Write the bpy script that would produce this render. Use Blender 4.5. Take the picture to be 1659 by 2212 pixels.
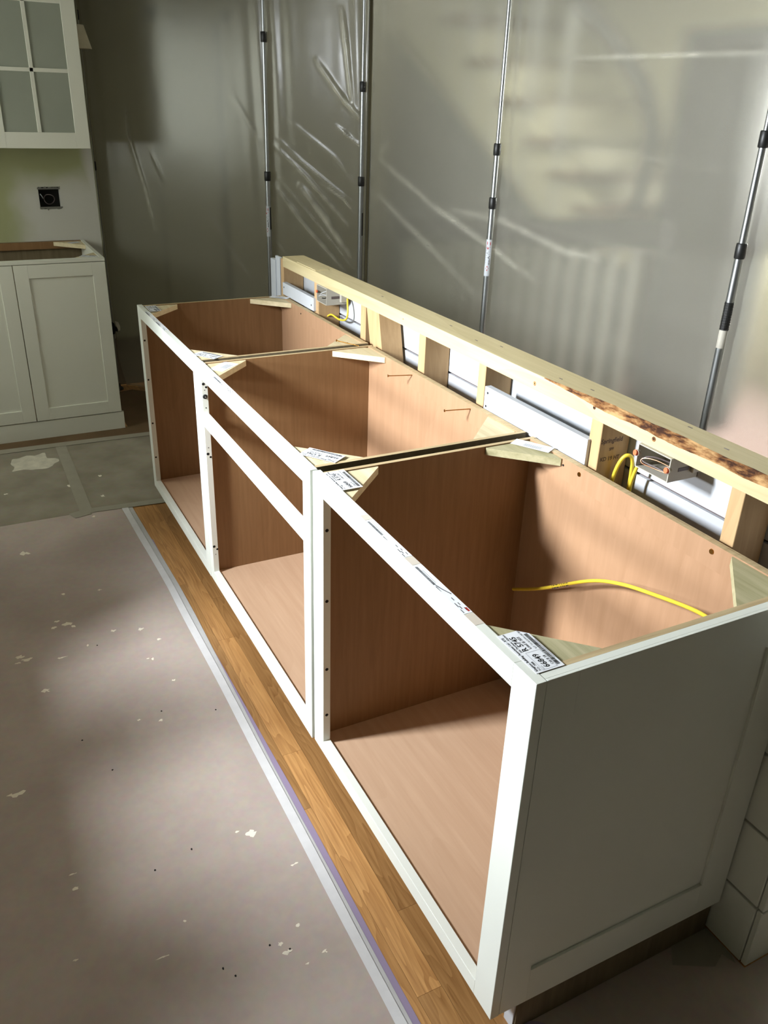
import bpy, bmesh, math, random
from mathutils import Vector, Matrix, noise
for o in list(bpy.data.objects): bpy.data.objects.remove(o)
S = bpy.context.scene
COL = S.collection
rnd = random.Random(7)

# ------------------------------------------------------------------ camera
CAMP = Vector((0.7518, -0.6557, 1.6248))
F = Vector((-0.79221168, 0.4192862, -0.44339568))
R = Vector((0.4539027, 0.89050826, 0.0311027))
U = Vector((-0.40788845, 0.17661858, 0.89578619))
cam = bpy.data.cameras.new('camera'); camo = bpy.data.objects.new('camera', cam); COL.objects.link(camo)
m = Matrix((R, U, -F)).transposed().to_4x4(); m.translation = CAMP
camo.matrix_world = m
cam.sensor_fit = 'HORIZONTAL'; cam.sensor_width = 36.0; cam.lens = 36.0*1808.04/1659
cam.clip_start = 0.02
S.camera = camo

# ------------------------------------------------------------------ light and exposure
S.view_settings.view_transform = 'Standard'; S.view_settings.look = 'None'
S.view_settings.gamma = 1; S.view_settings.use_curve_mapping = False
S.view_settings.exposure = 0.0
W = bpy.data.worlds.new('world'); S.world = W; W.use_nodes = True
W.node_tree.nodes['Background'].inputs[0].default_value = (0.62, 0.68, 0.62, 1)
W.node_tree.nodes['Background'].inputs[1].default_value = 0.5

def area(name, loc, direc, sx, sy, power, col, spread=180):
    l = bpy.data.lights.new(name, 'AREA'); l.shape = 'RECTANGLE'; l.size = sx; l.size_y = sy
    l.energy = power; l.color = col; l.spread = math.radians(spread)
    o = bpy.data.objects.new(name, l); COL.objects.link(o); o.location = loc
    o.rotation_euler = Vector(direc).to_track_quat('-Z', 'Z').to_euler()
    return o
# four sash panes of the kitchen window, behind the camera
area('upper_sash_light', (-1.25, -1.93, 1.88), (0.05, 1, -0.35), 0.26, 0.44, 72, (0.90, 0.95, 1.0), 105)
area('lower_sash_light', (-1.25, -1.93, 1.20), (0.05, 1, -0.20), 0.24, 0.13, 14, (0.92, 0.96, 1.0), 105)
area('left_fill_light', (-2.98, -1.93, 1.60), (-0.12, 1, -0.15), 0.85, 0.85, 10, (0.95, 1.0, 0.87), 140)  # unseen window light added to brighten the left cabinets
area('hall_window_light', (-2.1, 3.86, 1.62), (0, -1, -0.1), 1.5, 0.9, 110, (0.96, 0.98, 1.0))
area('hall_fill_light', (-3.3, 1.95, 2.42), (0, 0, -1), 0.9, 0.7, 20, (1.0, 0.98, 0.86))  # added fill for the hall, no real fitting up there

# ------------------------------------------------------------------ materials
def lin(c):
    c = c/255.0
    return c/12.92 if c <= 0.04045 else ((c+0.055)/1.055)**2.4
def rgb(r, g, b): return (lin(r), lin(g), lin(b), 1)
def newmat(name):
    mt = bpy.data.materials.new(name); mt.use_nodes = True
    nt = mt.node_tree; return mt, nt, nt.nodes['Principled BSDF']
def plain(name, c, rough=0.5, metal=0.0, spec=0.5, var=0.0, scale=20, bump=0.0, bscale=200):
    mt, nt, b = newmat(name)
    b.inputs['Base Color'].default_value = c; b.inputs['Roughness'].default_value = rough
    b.inputs['Metallic'].default_value = metal; b.inputs['Specular IOR Level'].default_value = spec
    tc = nt.nodes.new('ShaderNodeTexCoord')
    if var > 0:
        n = nt.nodes.new('ShaderNodeTexNoise'); n.inputs['Scale'].default_value = scale; n.inputs['Detail'].default_value = 5
        nt.links.new(tc.outputs['Object'], n.inputs['Vector'])
        cr = nt.nodes.new('ShaderNodeValToRGB')
        cr.color_ramp.elements[0].position = 0.3; cr.color_ramp.elements[1].position = 0.7
        cr.color_ramp.elements[0].color = tuple(x*(1-var) for x in c[:3])+(1,)
        cr.color_ramp.elements[1].color = tuple(min(1, x*(1+var)) for x in c[:3])+(1,)
        nt.links.new(n.outputs['Fac'], cr.inputs['Fac']); nt.links.new(cr.outputs['Color'], b.inputs['Base Color'])
    if bump > 0:
        n2 = nt.nodes.new('ShaderNodeTexNoise'); n2.inputs['Scale'].default_value = bscale; n2.inputs['Detail'].default_value = 3
        nt.links.new(tc.outputs['Object'], n2.inputs['Vector'])
        bp = nt.nodes.new('ShaderNodeBump'); bp.inputs['Strength'].default_value = bump; bp.inputs['Distance'].default_value = 0.001
        nt.links.new(n2.outputs['Fac'], bp.inputs['Height']); nt.links.new(bp.outputs['Normal'], b.inputs['Normal'])
    return mt
def wood(name, c1, c2, axis='x', scale=6.0, stretch=14.0, rough=0.5, rings=0.0, obj_random=0.0, spec=0.3, wscale=None, c3=None):
    """stretched grain noise plus cathedral rings, along the given axis"""
    mt, nt, b = newmat(name); N = nt.nodes.new; L = nt.links.new
    b.inputs['Roughness'].default_value = rough; b.inputs['Specular IOR Level'].default_value = spec
    tc = N('ShaderNodeTexCoord'); oi = N('ShaderNodeObjectInfo')
    add = N('ShaderNodeVectorMath'); add.operation = 'ADD'
    mul = N('ShaderNodeVectorMath'); mul.operation = 'SCALE'; mul.inputs['Scale'].default_value = 37.0
    cmb = N('ShaderNodeCombineXYZ')
    for i in range(3): L(oi.outputs['Random'], cmb.inputs[i])
    L(cmb.outputs[0], mul.inputs[0]); L(tc.outputs['Object'], add.inputs[0]); L(mul.outputs[0], add.inputs[1])
    mp = N('ShaderNodeMapping'); sc = [stretch]*3; sc['xyz'.index(axis)] = 1.0
    mp.inputs['Scale'].default_value = sc
    L(add.outputs[0], mp.inputs['Vector'])
    n = N('ShaderNodeTexNoise'); n.inputs['Scale'].default_value = scale; n.inputs['Detail'].default_value = 6; n.inputs['Roughness'].default_value = 0.6
    L(mp.outputs[0], n.inputs['Vector'])
    fac = n.outputs['Fac']
    if rings > 0:
        mp2 = N('ShaderNodeMapping'); sc2 = [1.0]*3; sc2['xyz'.index(axis)] = 0.12; mp2.inputs['Scale'].default_value = sc2
        L(add.outputs[0], mp2.inputs['Vector'])
        n3 = N('ShaderNodeTexNoise'); n3.inputs['Scale'].default_value = wscale or 9.0; n3.inputs['Detail'].default_value = 1.5
        L(mp2.outputs[0], n3.inputs['Vector'])
        mm = N('ShaderNodeMath'); mm.operation = 'MULTIPLY'; mm.inputs[1].default_value = 14.0; L(n3.outputs['Fac'], mm.inputs[0])
        fr = N('ShaderNodeMath'); fr.operation = 'FRACT'; L(mm.outputs[0], fr.inputs[0])
        mx = N('ShaderNodeMix'); mx.data_type = 'FLOAT'; mx.inputs[0].default_value = rings
        L(fac, mx.inputs[2]); L(fr.outputs[0], mx.inputs[3]); fac = mx.outputs[0]
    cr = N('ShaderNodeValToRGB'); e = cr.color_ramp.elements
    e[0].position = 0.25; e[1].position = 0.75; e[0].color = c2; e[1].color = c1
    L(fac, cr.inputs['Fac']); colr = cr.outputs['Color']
    if c3 is not None:
        n4 = N('ShaderNodeTexNoise'); n4.inputs['Scale'].default_value = 3.0; n4.inputs['Detail'].default_value = 2
        L(add.outputs[0], n4.inputs['Vector'])
        cr4 = N('ShaderNodeValToRGB'); cr4.color_ramp.elements[0].position = 0.42; cr4.color_ramp.elements[1].position = 0.68
        L(n4.outputs['Fac'], cr4.inputs['Fac'])
        mx4 = N('ShaderNodeMix'); mx4.data_type = 'RGBA'; L(cr4.outputs['Color'], mx4.inputs[0]); L(colr, mx4.inputs[6]); mx4.inputs[7].default_value = c3
        colr = mx4.outputs[2]
    if obj_random > 0:
        hs = N('ShaderNodeHueSaturation'); mr = N('ShaderNodeMapRange')
        mr.inputs['To Min'].default_value = 1-obj_random; mr.inputs['To Max'].default_value = 1+obj_random*0.7
        L(oi.outputs['Random'], mr.inputs['Value']); L(mr.outputs[0], hs.inputs['Value']); L(colr, hs.inputs['Color']); colr = hs.outputs['Color']
    L(colr, b.inputs['Base Color'])
    bp = N('ShaderNodeBump'); bp.inputs['Strength'].default_value = 0.15; bp.inputs['Distance'].default_value = 0.001
    L(fac, bp.inputs['Height']); L(bp.outputs['Normal'], b.inputs['Normal'])
    return mt

M = {}
M['white'] = plain('white_paint', rgb(226, 229, 220), 0.38, bump=0.05, bscale=120)
M['cream'] = plain('ivory_paint', rgb(222, 222, 208), 0.4)
M['primer'] = plain('primed_board', rgb(194, 198, 203), 0.5, var=0.03, scale=12)
M['lam_z'] = wood('maple_laminate_dimmed_back', rgb(172, 136, 106), rgb(159, 124, 94), 'z', 4, 16, 0.42, rings=0.10, wscale=3.0)  # same laminate, darkened so the lit back reads dimmer
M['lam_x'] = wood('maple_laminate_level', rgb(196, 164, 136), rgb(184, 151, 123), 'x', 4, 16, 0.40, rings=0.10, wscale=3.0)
M['lam_shade'] = wood('maple_laminate_shaded_side', rgb(142, 108, 74), rgb(126, 94, 61), 'z', 5, 18, 0.45, rings=0.08, wscale=3.0)  # shade of the inner sides put into the laminate colour
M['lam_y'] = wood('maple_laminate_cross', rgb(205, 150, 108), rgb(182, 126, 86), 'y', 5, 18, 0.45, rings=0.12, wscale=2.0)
M['ply'] = wood('plywood_edge', rgb(206, 186, 146), rgb(170, 146, 108), 'y', 6, 20, 0.7)
M['plyout'] = wood('raw_plywood_face', rgb(122, 108, 84), rgb(100, 88, 66), 'z', 4, 12, 0.8)
M['block'] = wood('poplar_block', rgb(228, 212, 178), rgb(196, 182, 142), 'x', 4, 14, 0.6)
M['blockg'] = wood('green_poplar_block', rgb(196, 188, 152), rgb(152, 146, 108), 'x', 4, 14, 0.6)
M['pine'] = wood('pine_lumber', rgb(198, 184, 144), rgb(178, 163, 122), 'x', 3, 18, 0.65, rings=0.15, wscale=3.0)
M['pinez'] = wood('pine_stud', rgb(196, 164, 122), rgb(174, 142, 101), 'z', 3, 18, 0.7, rings=0.12)
M['bark'] = wood('bark_wane', rgb(168, 120, 72), rgb(58, 28, 12), 'x', 30, 1.6, 0.95, c3=rgb(150, 104, 60))
def bark_mat():
    mt, nt, b = newmat('flaking_bark'); N = nt.nodes.new; L = nt.links.new
    b.inputs['Roughness'].default_value = 0.95
    tc = N('ShaderNodeTexCoord'); mp = N('ShaderNodeMapping'); mp.inputs['Scale'].default_value = (0.45, 1.3, 1.3); L(tc.outputs['Object'], mp.inputs[0])
    n = N('ShaderNodeTexNoise'); n.inputs['Scale'].default_value = 34; n.inputs['Detail'].default_value = 5; n.inputs['Roughness'].default_value = 0.65; L(mp.outputs[0], n.inputs['Vector'])
    cr = N('ShaderNodeValToRGB'); e = cr.color_ramp.elements; e[0].position = 0.40; e[0].color = rgb(62, 32, 14); e[1].position = 0.60; e[1].color = rgb(190, 150, 100)
    k = cr.color_ramp.elements.new(0.47); k.color = rgb(128, 84, 44)
    L(n.outputs['Fac'], cr.inputs['Fac']); L(cr.outputs['Color'], b.inputs['Base Color'])
    bp = N('ShaderNodeBump'); bp.inputs['Strength'].default_value = 0.8; bp.inputs['Distance'].default_value = 0.003; L(n.outputs['Fac'], bp.inputs['Height']); L(bp.outputs['Normal'], b.inputs['Normal'])
    return mt
M['bark'] = bark_mat()
M['oak'] = wood('oak_strip', rgb(196, 148, 92), rgb(152, 106, 60), 'x', 7, 24, 0.33, rings=0.24, obj_random=0.30, spec=0.4, wscale=16.0)
M['dimfloor'] = plain('dim_hall_floor', rgb(74, 60, 42), 0.5)  # deep tone stands in for a dimmer hall floor
M['subfloor'] = plain('subfloor', rgb(70, 50, 32), 0.8)
M['tape'] = plain('seam_tape', rgb(212, 210, 210), 0.55, var=0.04, scale=30)
M['taped'] = plain('seam_tape_dull', rgb(150, 144, 128), 0.6, var=0.05, scale=20)
M['purple'] = plain('lilac_tape', rgb(150, 134, 160), 0.6)
M['tape2'] = plain('seam_tape_under', rgb(186, 184, 182), 0.6, var=0.04, scale=30)
M['plaster'] = plain('dried_plaster', rgb(196, 190, 172), 0.9, var=0.15, scale=25)
M['paint_drop'] = plain('paint_drop', rgb(236, 228, 210), 0.6)
M['alu'] = plain('brushed_aluminium', rgb(168, 171, 172), 0.36, metal=1.0)
M['black'] = plain('black_plastic', rgb(22, 22, 20), 0.45)
M['hole'] = plain('dark_hole', rgb(14, 12, 9), 0.9)
M['brass'] = plain('brass_screw', rgb(176, 128, 62), 0.3, metal=1.0)
M['steel'] = plain('zinc_steel', rgb(190, 190, 186), 0.3, metal=1.0)
M['yellow'] = plain('yellow_cable_jacket', rgb(226, 196, 58), 0.45, var=0.06, scale=60)
M['copper'] = plain('copper_wire', rgb(214, 150, 116), 0.3, metal=1.0)
M['greywire'] = plain('grey_wire', rgb(90, 78, 76), 0.5)
M['boxwhite'] = plain('box_plastic', rgb(176, 171, 158), 0.5)
M['orange'] = plain('orange_screw_cap', rgb(238, 108, 66), 0.5)
M['paper'] = plain('label_paper', rgb(232, 234, 238), 0.6)
M['paperb'] = plain('kraft_masking', rgb(206, 196, 182), 0.6)
M['ink'] = plain('black_ink', rgb(22, 22, 24), 0.7)
M['inkg'] = plain('grey_ink', rgb(96, 98, 102), 0.7)
M['inkr'] = plain('red_ink', rgb(170, 36, 26), 0.7)
M['ceiling'] = plain('ceiling_paint', rgb(140, 140, 124), 0.9)
M['wallpaint'] = plain('room_wall_paint', rgb(128, 126, 104), 0.9)
M['hallwall'] = plain('hall_wall_paint', rgb(204, 200, 178), 0.9)
M['hallgrey'] = plain('hall_shade_panel', rgb(82, 85, 86), 0.9)
M['olive'] = plain('olive_hall_wall', rgb(118, 114, 90), 0.9)
M['greybal'] = plain('grey_baluster_paint', rgb(176, 178, 172), 0.7)
M['carpet'] = plain('hall_carpet', rgb(192, 164, 160), 1.0, var=0.08, scale=60)
M['tread'] = plain('brown_tread', rgb(96, 70, 50), 0.6)
M['darkwood'] = plain('dark_rail', rgb(34, 34, 38), 0.5)
M['frost'] = plain('frosted_glass_pane', rgb(150, 155, 142), 0.35, spec=0.4, var=0.05, scale=3)
M['shade'] = plain('lamp_shade_cloth', rgb(178, 170, 146), 0.9)
M['counter'] = plain('counter_slab', rgb(120, 118, 112), 0.4)
M['drywall'] = plain('torn_gypsum', rgb(110, 108, 100), 0.9)

def mix_patch(name, base, patch, scale, lo, hi, base2=None, rough=0.85):
    mt, nt, b = newmat(name); N = nt.nodes.new; L = nt.links.new
    b.inputs['Roughness'].default_value = rough; b.inputs['Specular IOR Level'].default_value = 0.25
    tc = N('ShaderNodeTexCoord'); n = N('ShaderNodeTexNoise'); n.inputs['Scale'].default_value = scale; n.inputs['Detail'].default_value = 2
    L(tc.outputs['Object'], n.inputs['Vector'])
    cr = N('ShaderNodeValToRGB'); cr.color_ramp.elements[0].position = lo; cr.color_ramp.elements[1].position = hi
    cr.color_ramp.elements[0].color = base; cr.color_ramp.elements[1].color = patch
    L(n.outputs['Fac'], cr.inputs['Fac'])
    n2 = N('ShaderNodeTexNoise'); n2.inputs['Scale'].default_value = 45; n2.inputs['Detail'].default_value = 5
    L(tc.outputs['Object'], n2.inputs['Vector'])
    mx = N('ShaderNodeMix'); mx.data_type = 'RGBA'; mx.blend_type = 'OVERLAY'; mx.inputs[0].default_value = 0.12
    L(cr.outputs['Color'], mx.inputs[6]); L(n2.outputs['Color'], mx.inputs[7])
    L(mx.outputs[2], b.inputs['Base Color'])
    return mt
M['floorpaper'] = mix_patch('grey_rosin_paper', rgb(170, 156, 147), rgb(184, 170, 160), 3.0, 0.35, 0.7)
M['kraft'] = mix_patch('brown_kraft_paper', rgb(96, 76, 52), rgb(112, 90, 64), 5.0, 0.3, 0.7)
M['floorpaper2'] = mix_patch('dusty_rosin_paper', rgb(132, 124, 108), rgb(150, 142, 126), 6.0, 0.35, 0.65)

# kitchen wall: old green paint skimmed with joint compound around the outlet opening
def kitchen_wall_mat():
    mt, nt, b = newmat('skimmed_green_wall'); N = nt.nodes.new; L = nt.links.new
    b.inputs['Roughness'].default_value = 0.85
    tc = N('ShaderNodeTexCoord')
    sep = N('ShaderNodeSeparateXYZ'); L(tc.outputs['Object'], sep.inputs[0])
    n = N('ShaderNodeTexNoise'); n.inputs['Scale'].default_value = 5; n.inputs['Detail'].default_value = 3; L(tc.outputs['Object'], n.inputs['Vector'])
    # compound patch covers y > -0.2 and z < 1.22
    def rng(sock, a, c):
        r = N('ShaderNodeMapRange'); r.interpolation_type = 'SMOOTHSTEP'
        r.inputs['From Min'].default_value = a; r.inputs['From Max'].default_value = c; L(sock, r.inputs['Value']); return r.outputs[0]
    def wob(sock, k):
        ma = N('ShaderNodeMath'); ma.operation = 'MULTIPLY_ADD'; L(n.outputs['Fac'], ma.inputs[0]); ma.inputs[1].default_value = k; L(sock, ma.inputs[2]); return ma.outputs[0]
    a = rng(wob(sep.outputs['Y'], 0.16), -0.24, -0.08)
    c = rng(wob(sep.outputs['Z'], 0.16), 1.36, 1.18)
    low = rng(wob(sep.outputs['Z'], 0.10), 0.88, 0.84)
    m1 = N('ShaderNodeMath'); m1.operation = 'MULTIPLY'; L(a, m1.inputs[0]); L(c, m1.inputs[1])
    m2 = N('ShaderNodeMath'); m2.operation = 'MAXIMUM'; L(m1.outputs[0], m2.inputs[0]); L(low, m2.inputs[1])
    edge = rng(sep.outputs['Y'], 0.08, 0.14)
    m3 = N('ShaderNodeMath'); m3.operation = 'MAXIMUM'; L(m2.outputs[0], m3.inputs[0]); L(edge, m3.inputs[1])
    mx = N('ShaderNodeMix'); mx.data_type = 'RGBA'; L(m3.outputs[0], mx.inputs[0])
    mx.inputs[6].default_value = rgb(158, 160, 118); mx.inputs[7].default_value = rgb(196, 194, 184)
    L(mx.outputs[2], b.inputs['Base Color'])
    return mt
M['kwall'] = kitchen_wall_mat()

def film_mat():
    mt, nt, b = newmat('clear_poly_film'); nt.nodes.remove(b); N = nt.nodes.new; L = nt.links.new
    out = nt.nodes['Material Output']
    at = N('ShaderNodeAttribute'); at.attribute_name = 'crease'
    gl = N('ShaderNodeBsdfRefraction'); gl.inputs['IOR'].default_value = 1.3; gl.inputs['Roughness'].default_value = 0.18
    gl.inputs['Color'].default_value = (0.98, 0.98, 0.93, 1)
    df = N('ShaderNodeBsdfDiffuse'); df.inputs['Color'].default_value = (0.64, 0.63, 0.53, 1)
    tr = N('ShaderNodeBsdfTranslucent'); tr.inputs['Color'].default_value = (0.77, 0.76, 0.69, 1)
    m1 = N('ShaderNodeMixShader'); m1.inputs[0].default_value = 0.5; L(df.outputs[0], m1.inputs[1]); L(tr.outputs[0], m1.inputs[2])
    ma = N('ShaderNodeMath'); ma.operation = 'MULTIPLY_ADD'; ma.use_clamp = True
    L(at.outputs['Fac'], ma.inputs[0]); ma.inputs[1].default_value = 0.6; ma.inputs[2].default_value = 0.17
    m2 = N('ShaderNodeMixShader'); L(ma.outputs[0], m2.inputs[0]); L(gl.outputs[0], m2.inputs[1]); L(m1.outputs[0], m2.inputs[2])
    gs = N('ShaderNodeBsdfGlossy'); gs.inputs['Roughness'].default_value = 0.22
    fr = N('ShaderNodeFresnel'); fr.inputs['IOR'].default_value = 1.35
    m3 = N('ShaderNodeMixShader'); L(fr.outputs[0], m3.inputs[0]); L(m2.outputs[0], m3.inputs[1]); L(gs.outputs[0], m3.inputs[2])
    tc = N('ShaderNodeTexCoord'); n = N('ShaderNodeTexNoise'); n.inputs['Scale'].default_value = 7; n.inputs['Detail'].default_value = 2
    L(tc.outputs['Object'], n.inputs['Vector'])
    bp = N('ShaderNodeBump'); bp.inputs['Strength'].default_value = 0.12; bp.inputs['Distance'].default_value = 0.01
    L(n.outputs['Fac'], bp.inputs['Height']); L(bp.outputs['Normal'], gs.inputs['Normal'])
    L(m3.outputs[0], out.inputs['Surface'])
    return mt
M['film'] = film_mat()

def window_mat(name, c, s):
    mt, nt, b = newmat(name)
    b.inputs['Base Color'].default_value = (0.8, 0.8, 0.8, 1)
    b.inputs['Emission Color'].default_value = c; b.inputs['Emission Strength'].default_value = s
    return mt
M['skyglass'] = window_mat('daylit_window_pane', (0.95, 0.98, 1.0, 1), 2.0)
M['hallglass'] = window_mat('bright_hall_pane', (0.97, 0.98, 1.0, 1), 7.0)

# ------------------------------------------------------------------ mesh helpers (world coordinates)
class MB:
    def __init__(s): s.v = []; s.f = []; s.mi = []
    def add(s, vs, fs, mi=0):
        n = len(s.v); s.v += [tuple(v) for v in vs]; s.f += [tuple(i+n for i in f) for f in fs]; s.mi += [mi]*len(fs); return s
    def box(s, x0, x1, y0, y1, z0, z1, mi=0, c=0.0):
        """box, chamfered by c when c > 0"""
        if c <= 0:
            v = [(x0,y0,z0),(x1,y0,z0),(x1,y1,z0),(x0,y1,z0),(x0,y0,z1),(x1,y0,z1),(x1,y1,z1),(x0,y1,z1)]
            return s.add(v, [(0,3,2,1),(4,5,6,7),(0,1,5,4),(1,2,6,5),(2,3,7,6),(3,0,4,7)], mi)
        bm = bmesh.new(); bmesh.ops.create_cube(bm, size=1)
        for v in bm.verts: v.co = Vector(((x0+x1)/2+v.co.x*(x1-x0), (y0+y1)/2+v.co.y*(y1-y0), (z0+z1)/2+v.co.z*(z1-z0)))
        bmesh.ops.bevel(bm, geom=bm.edges[:], offset=c, segments=1, affect='EDGES')
        bm.verts.index_update()
        s.add([v.co[:] for v in bm.verts], [[v.index for v in f.verts] for f in bm.faces], mi); bm.free(); return s
    def prism(s, poly, axis, a, b, mi=0):
        """polygon extruded along axis; poly gives the two other coordinates in xyz order"""
        ax = 'xyz'.index(axis); n = len(poly)
        def p(q, t):
            q = list(q); q.insert(ax, t); return tuple(q)
        v = [p(q, a) for q in poly]+[p(q, b) for q in poly]
        ar = sum(poly[i][0]*poly[(i+1) % n][1]-poly[(i+1) % n][0]*poly[i][1] for i in range(n))
        sg = (ar > 0) != (ax == 1)
        f = [tuple(range(n))[::-1], tuple(range(n, 2*n))]+[(i, (i+1) % n, n+(i+1) % n, n+i) for i in range(n)]
        if (b > a) != sg: f = [g[::-1] for g in f]
        return s.add(v, f, mi)
    def cyl(s, p0, p1, r0, r1=None, n=16, mi=0, caps=True):
        r1 = r0 if r1 is None else r1
        p0 = Vector(p0); p1 = Vector(p1); d = (p1-p0).normalized()
        a = d.orthogonal().normalized(); b = d.cross(a)
        v = []
        for p, r in ((p0, r0), (p1, r1)):
            for i in range(n):
                t = 2*math.pi*i/n; v.append(tuple(p+a*(r*math.cos(t))+b*(r*math.sin(t))))
        f = [(i, (i+1) % n, n+(i+1) % n, n+i) for i in range(n)]
        if caps: f += [tuple(range(n))[::-1], tuple(range(n, 2*n))]
        return s.add(v, f, mi)
    def tube(s, pts, r, n=10, mi=0, sub=6):
        P = [Vector(p) for p in pts]; Q = []
        for i in range(len(P)-1):
            p0 = P[max(i-1, 0)]; p1 = P[i]; p2 = P[i+1]; p3 = P[min(i+2, len(P)-1)]
            for k in range(sub):
                t = k/sub
                Q.append(0.5*((2*p1)+(-p0+p2)*t+(2*p0-5*p1+4*p2-p3)*t*t+(-p0+3*p1-3*p2+p3)*t**3))
        Q.append(P[-1]); v = []; a = None
        for i, q in enumerate(Q):
            d = (Q[min(i+1, len(Q)-1)]-Q[max(i-1, 0)]).normalized()
            a = d.orthogonal().normalized() if a is None else (a-d*a.dot(d)).normalized()
            b = d.cross(a)
            for k in range(n):
                t = 2*math.pi*k/n; v.append(tuple(q+a*(r*math.cos(t))+b*(r*math.sin(t))))
        f = []
        for i in range(len(Q)-1):
            for k in range(n):
                f.append((i*n+k, i*n+(k+1) % n, (i+1)*n+(k+1) % n, (i+1)*n+k))
        f += [tuple(range(n))[::-1], tuple(range((len(Q)-1)*n, len(Q)*n))]
        return s.add(v, f, mi)
    def lathe(s, prof, c, n=24, mi=0):
        cx, cy = c; v = []
        for r, z in prof:
            for k in range(n):
                t = 2*math.pi*k/n; v.append((cx+r*math.cos(t), cy+r*math.sin(t), z))
        f = [(i*n+k, i*n+(k+1) % n, (i+1)*n+(k+1) % n, (i+1)*n+k) for i in range(len(prof)-1) for k in range(n)]
        return s.add(v, f, mi)
    def xf(s, mat):
        s.v = [tuple(mat @ Vector(v)) for v in s.v]; return s
def build(name, mb, mats, parent=None, smooth=False, origin=None):
    if not isinstance(mats, (list, tuple)): mats = [mats]
    me = bpy.data.meshes.new(name)
    loc = Vector((0, 0, 0)); 
    if parent is not None: loc = WL[parent.name]
    elif origin is not None: loc = Vector(origin)
    me.from_pydata([tuple(Vector(v)-loc) for v in mb.v], [], mb.f); me.update()
    for mt in mats: me.materials.append(M[mt] if isinstance(mt, str) else mt)
    if len(mats) > 1: me.polygons.foreach_set('material_index', mb.mi)
    if smooth:
        me.polygons.foreach_set('use_smooth', [True]*len(me.polygons))
        try: me.set_sharp_from_angle(angle=math.radians(40))
        except Exception: pass
    o = bpy.data.objects.new(name, me); COL.objects.link(o)
    if parent is not None: o.parent = parent; WL[o.name] = loc
    else: o.location = loc; WL[o.name] = loc
    return o
WL = {}
def tag(o, label=None, cat=None, group=None, kind=None):
    if label: o['label'] = label
    if cat: o['category'] = cat
    if group: o['group'] = group
    if kind: o['kind'] = kind
    return o
def thing(name, loc, label, cat, group=None, kind=None):
    o = bpy.data.objects.new(name, None); COL.objects.link(o); o.location = loc; o.empty_display_size = 0.1
    WL[o.name] = Vector(loc)
    return tag(o, label, cat, group, kind)
def struct(name, mb, mats, label=None, origin=None):
    o = build(name, mb, mats, origin=origin); o['kind'] = 'structure'
    if label: o['label'] = label
    return o
TXT = {}
def text_mesh(txt, size, bold=0.0):
    """flat lettering as vertex/face lists, x right, y up, centred on the left baseline"""
    key = (txt, size, bold)
    if key not in TXT:
        cu = bpy.data.curves.new('t', 'FONT'); cu.body = txt; cu.size = size; cu.resolution_u = 2; cu.offset = bold
        o = bpy.data.objects.new('t', cu); COL.objects.link(o)
        dg = bpy.context.evaluated_depsgraph_get(); me = bpy.data.meshes.new_from_object(o.evaluated_get(dg))
        TXT[key] = ([tuple(v.co) for v in me.vertices], [tuple(p.vertices) for p in me.polygons])
        bpy.data.objects.remove(o); bpy.data.curves.remove(cu); bpy.data.meshes.remove(me)
    return TXT[key]

# ------------------------------------------------------------------ setting
ZC = 2.44
struct('floor_dim_sheet', MB().box(-5.44, -4.36, -1.9, 1.64, 0.0005, 0.004), 'dimfloor', 'dark sheet added to dim the hall floor behind the plastic')  # dark sheet added to hold down the light on the hall floor
fl = struct('floor', MB().box(-9, 3.4, -4, 5.2, -0.06, -0.019), 'subfloor', 'floor of honey oak strips, mostly under grey building paper')
# oak strip boards: real boards where the photo shows or may show them
PITCH = 0.0572; y_seam = -0.003
ends = {-2: [-2.9, -1.909, -0.714, 0.25], -1: [-3.05, -1.514, -0.92, -0.156, 0.5], 0: [-3.3, -1.772, -0.35, 0.6], -3: [-2.5, -1.2, 0.1]}
for r in range(-12, 12):
    y0 = y_seam+r*PITCH; y1 = y0+PITCH-0.0006
    xs = list(ends.get(r, []))
    rr = random.Random(100+r)
    if not xs:
        x = -3.2+rr.random()*0.8
        while x < 0.9: xs.append(x); x += 0.7+rr.random()*0.7
    xl = xs[0]-0.6-rr.random()*0.5
    while xl > -5.6: xs.insert(0, xl); xl -= 0.7+rr.random()*0.6
    xs.insert(0, -5.7); xs.append(1.2)
    for a, b in zip(xs[:-1], xs[1:]):
        build('floorboard', MB().box(a, b-0.0006, y0, y1, -0.019, 0.0), 'oak', fl)
# hall floor beyond the film is carpet
struct('floor_hall', MB().box(-5.4, 3.4, 1.66, 4.2, -0.018, 0.004), 'carpet', 'pinkish hall carpet seen blurred through the plastic')
struct('ceiling', MB().box(-9, 3.4, -4.0, 4.2, ZC, ZC+0.1), 'ceiling')
# kitchen wall with a rough rectangular opening
hy0, hy1, hz0, hz1 = -0.136, -0.030, 1.042, 1.152
wl = MB()
wl.box(-4.33, -4.21, -4.0, hy0, 0, ZC).box(-4.33, -4.21, hy1, 0.155, 0, ZC)
wl.box(-4.33, -4.21, hy0, hy1, 0, hz0).box(-4.33, -4.21, hy0, hy1, hz1, ZC)
wall_left = struct('wall_left', wl, 'kwall', 'green kitchen wall patched with pale joint compound')
build('corner_bead', MB().box(-4.3301, -4.2085, 0.155, 0.163, 0, ZC, c=0.001), 'wallpaint', wall_left)
struct('wall_right', MB().box(3.3, 3.4, -4.0, 4.2, 0, ZC), 'wallpaint')
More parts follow.
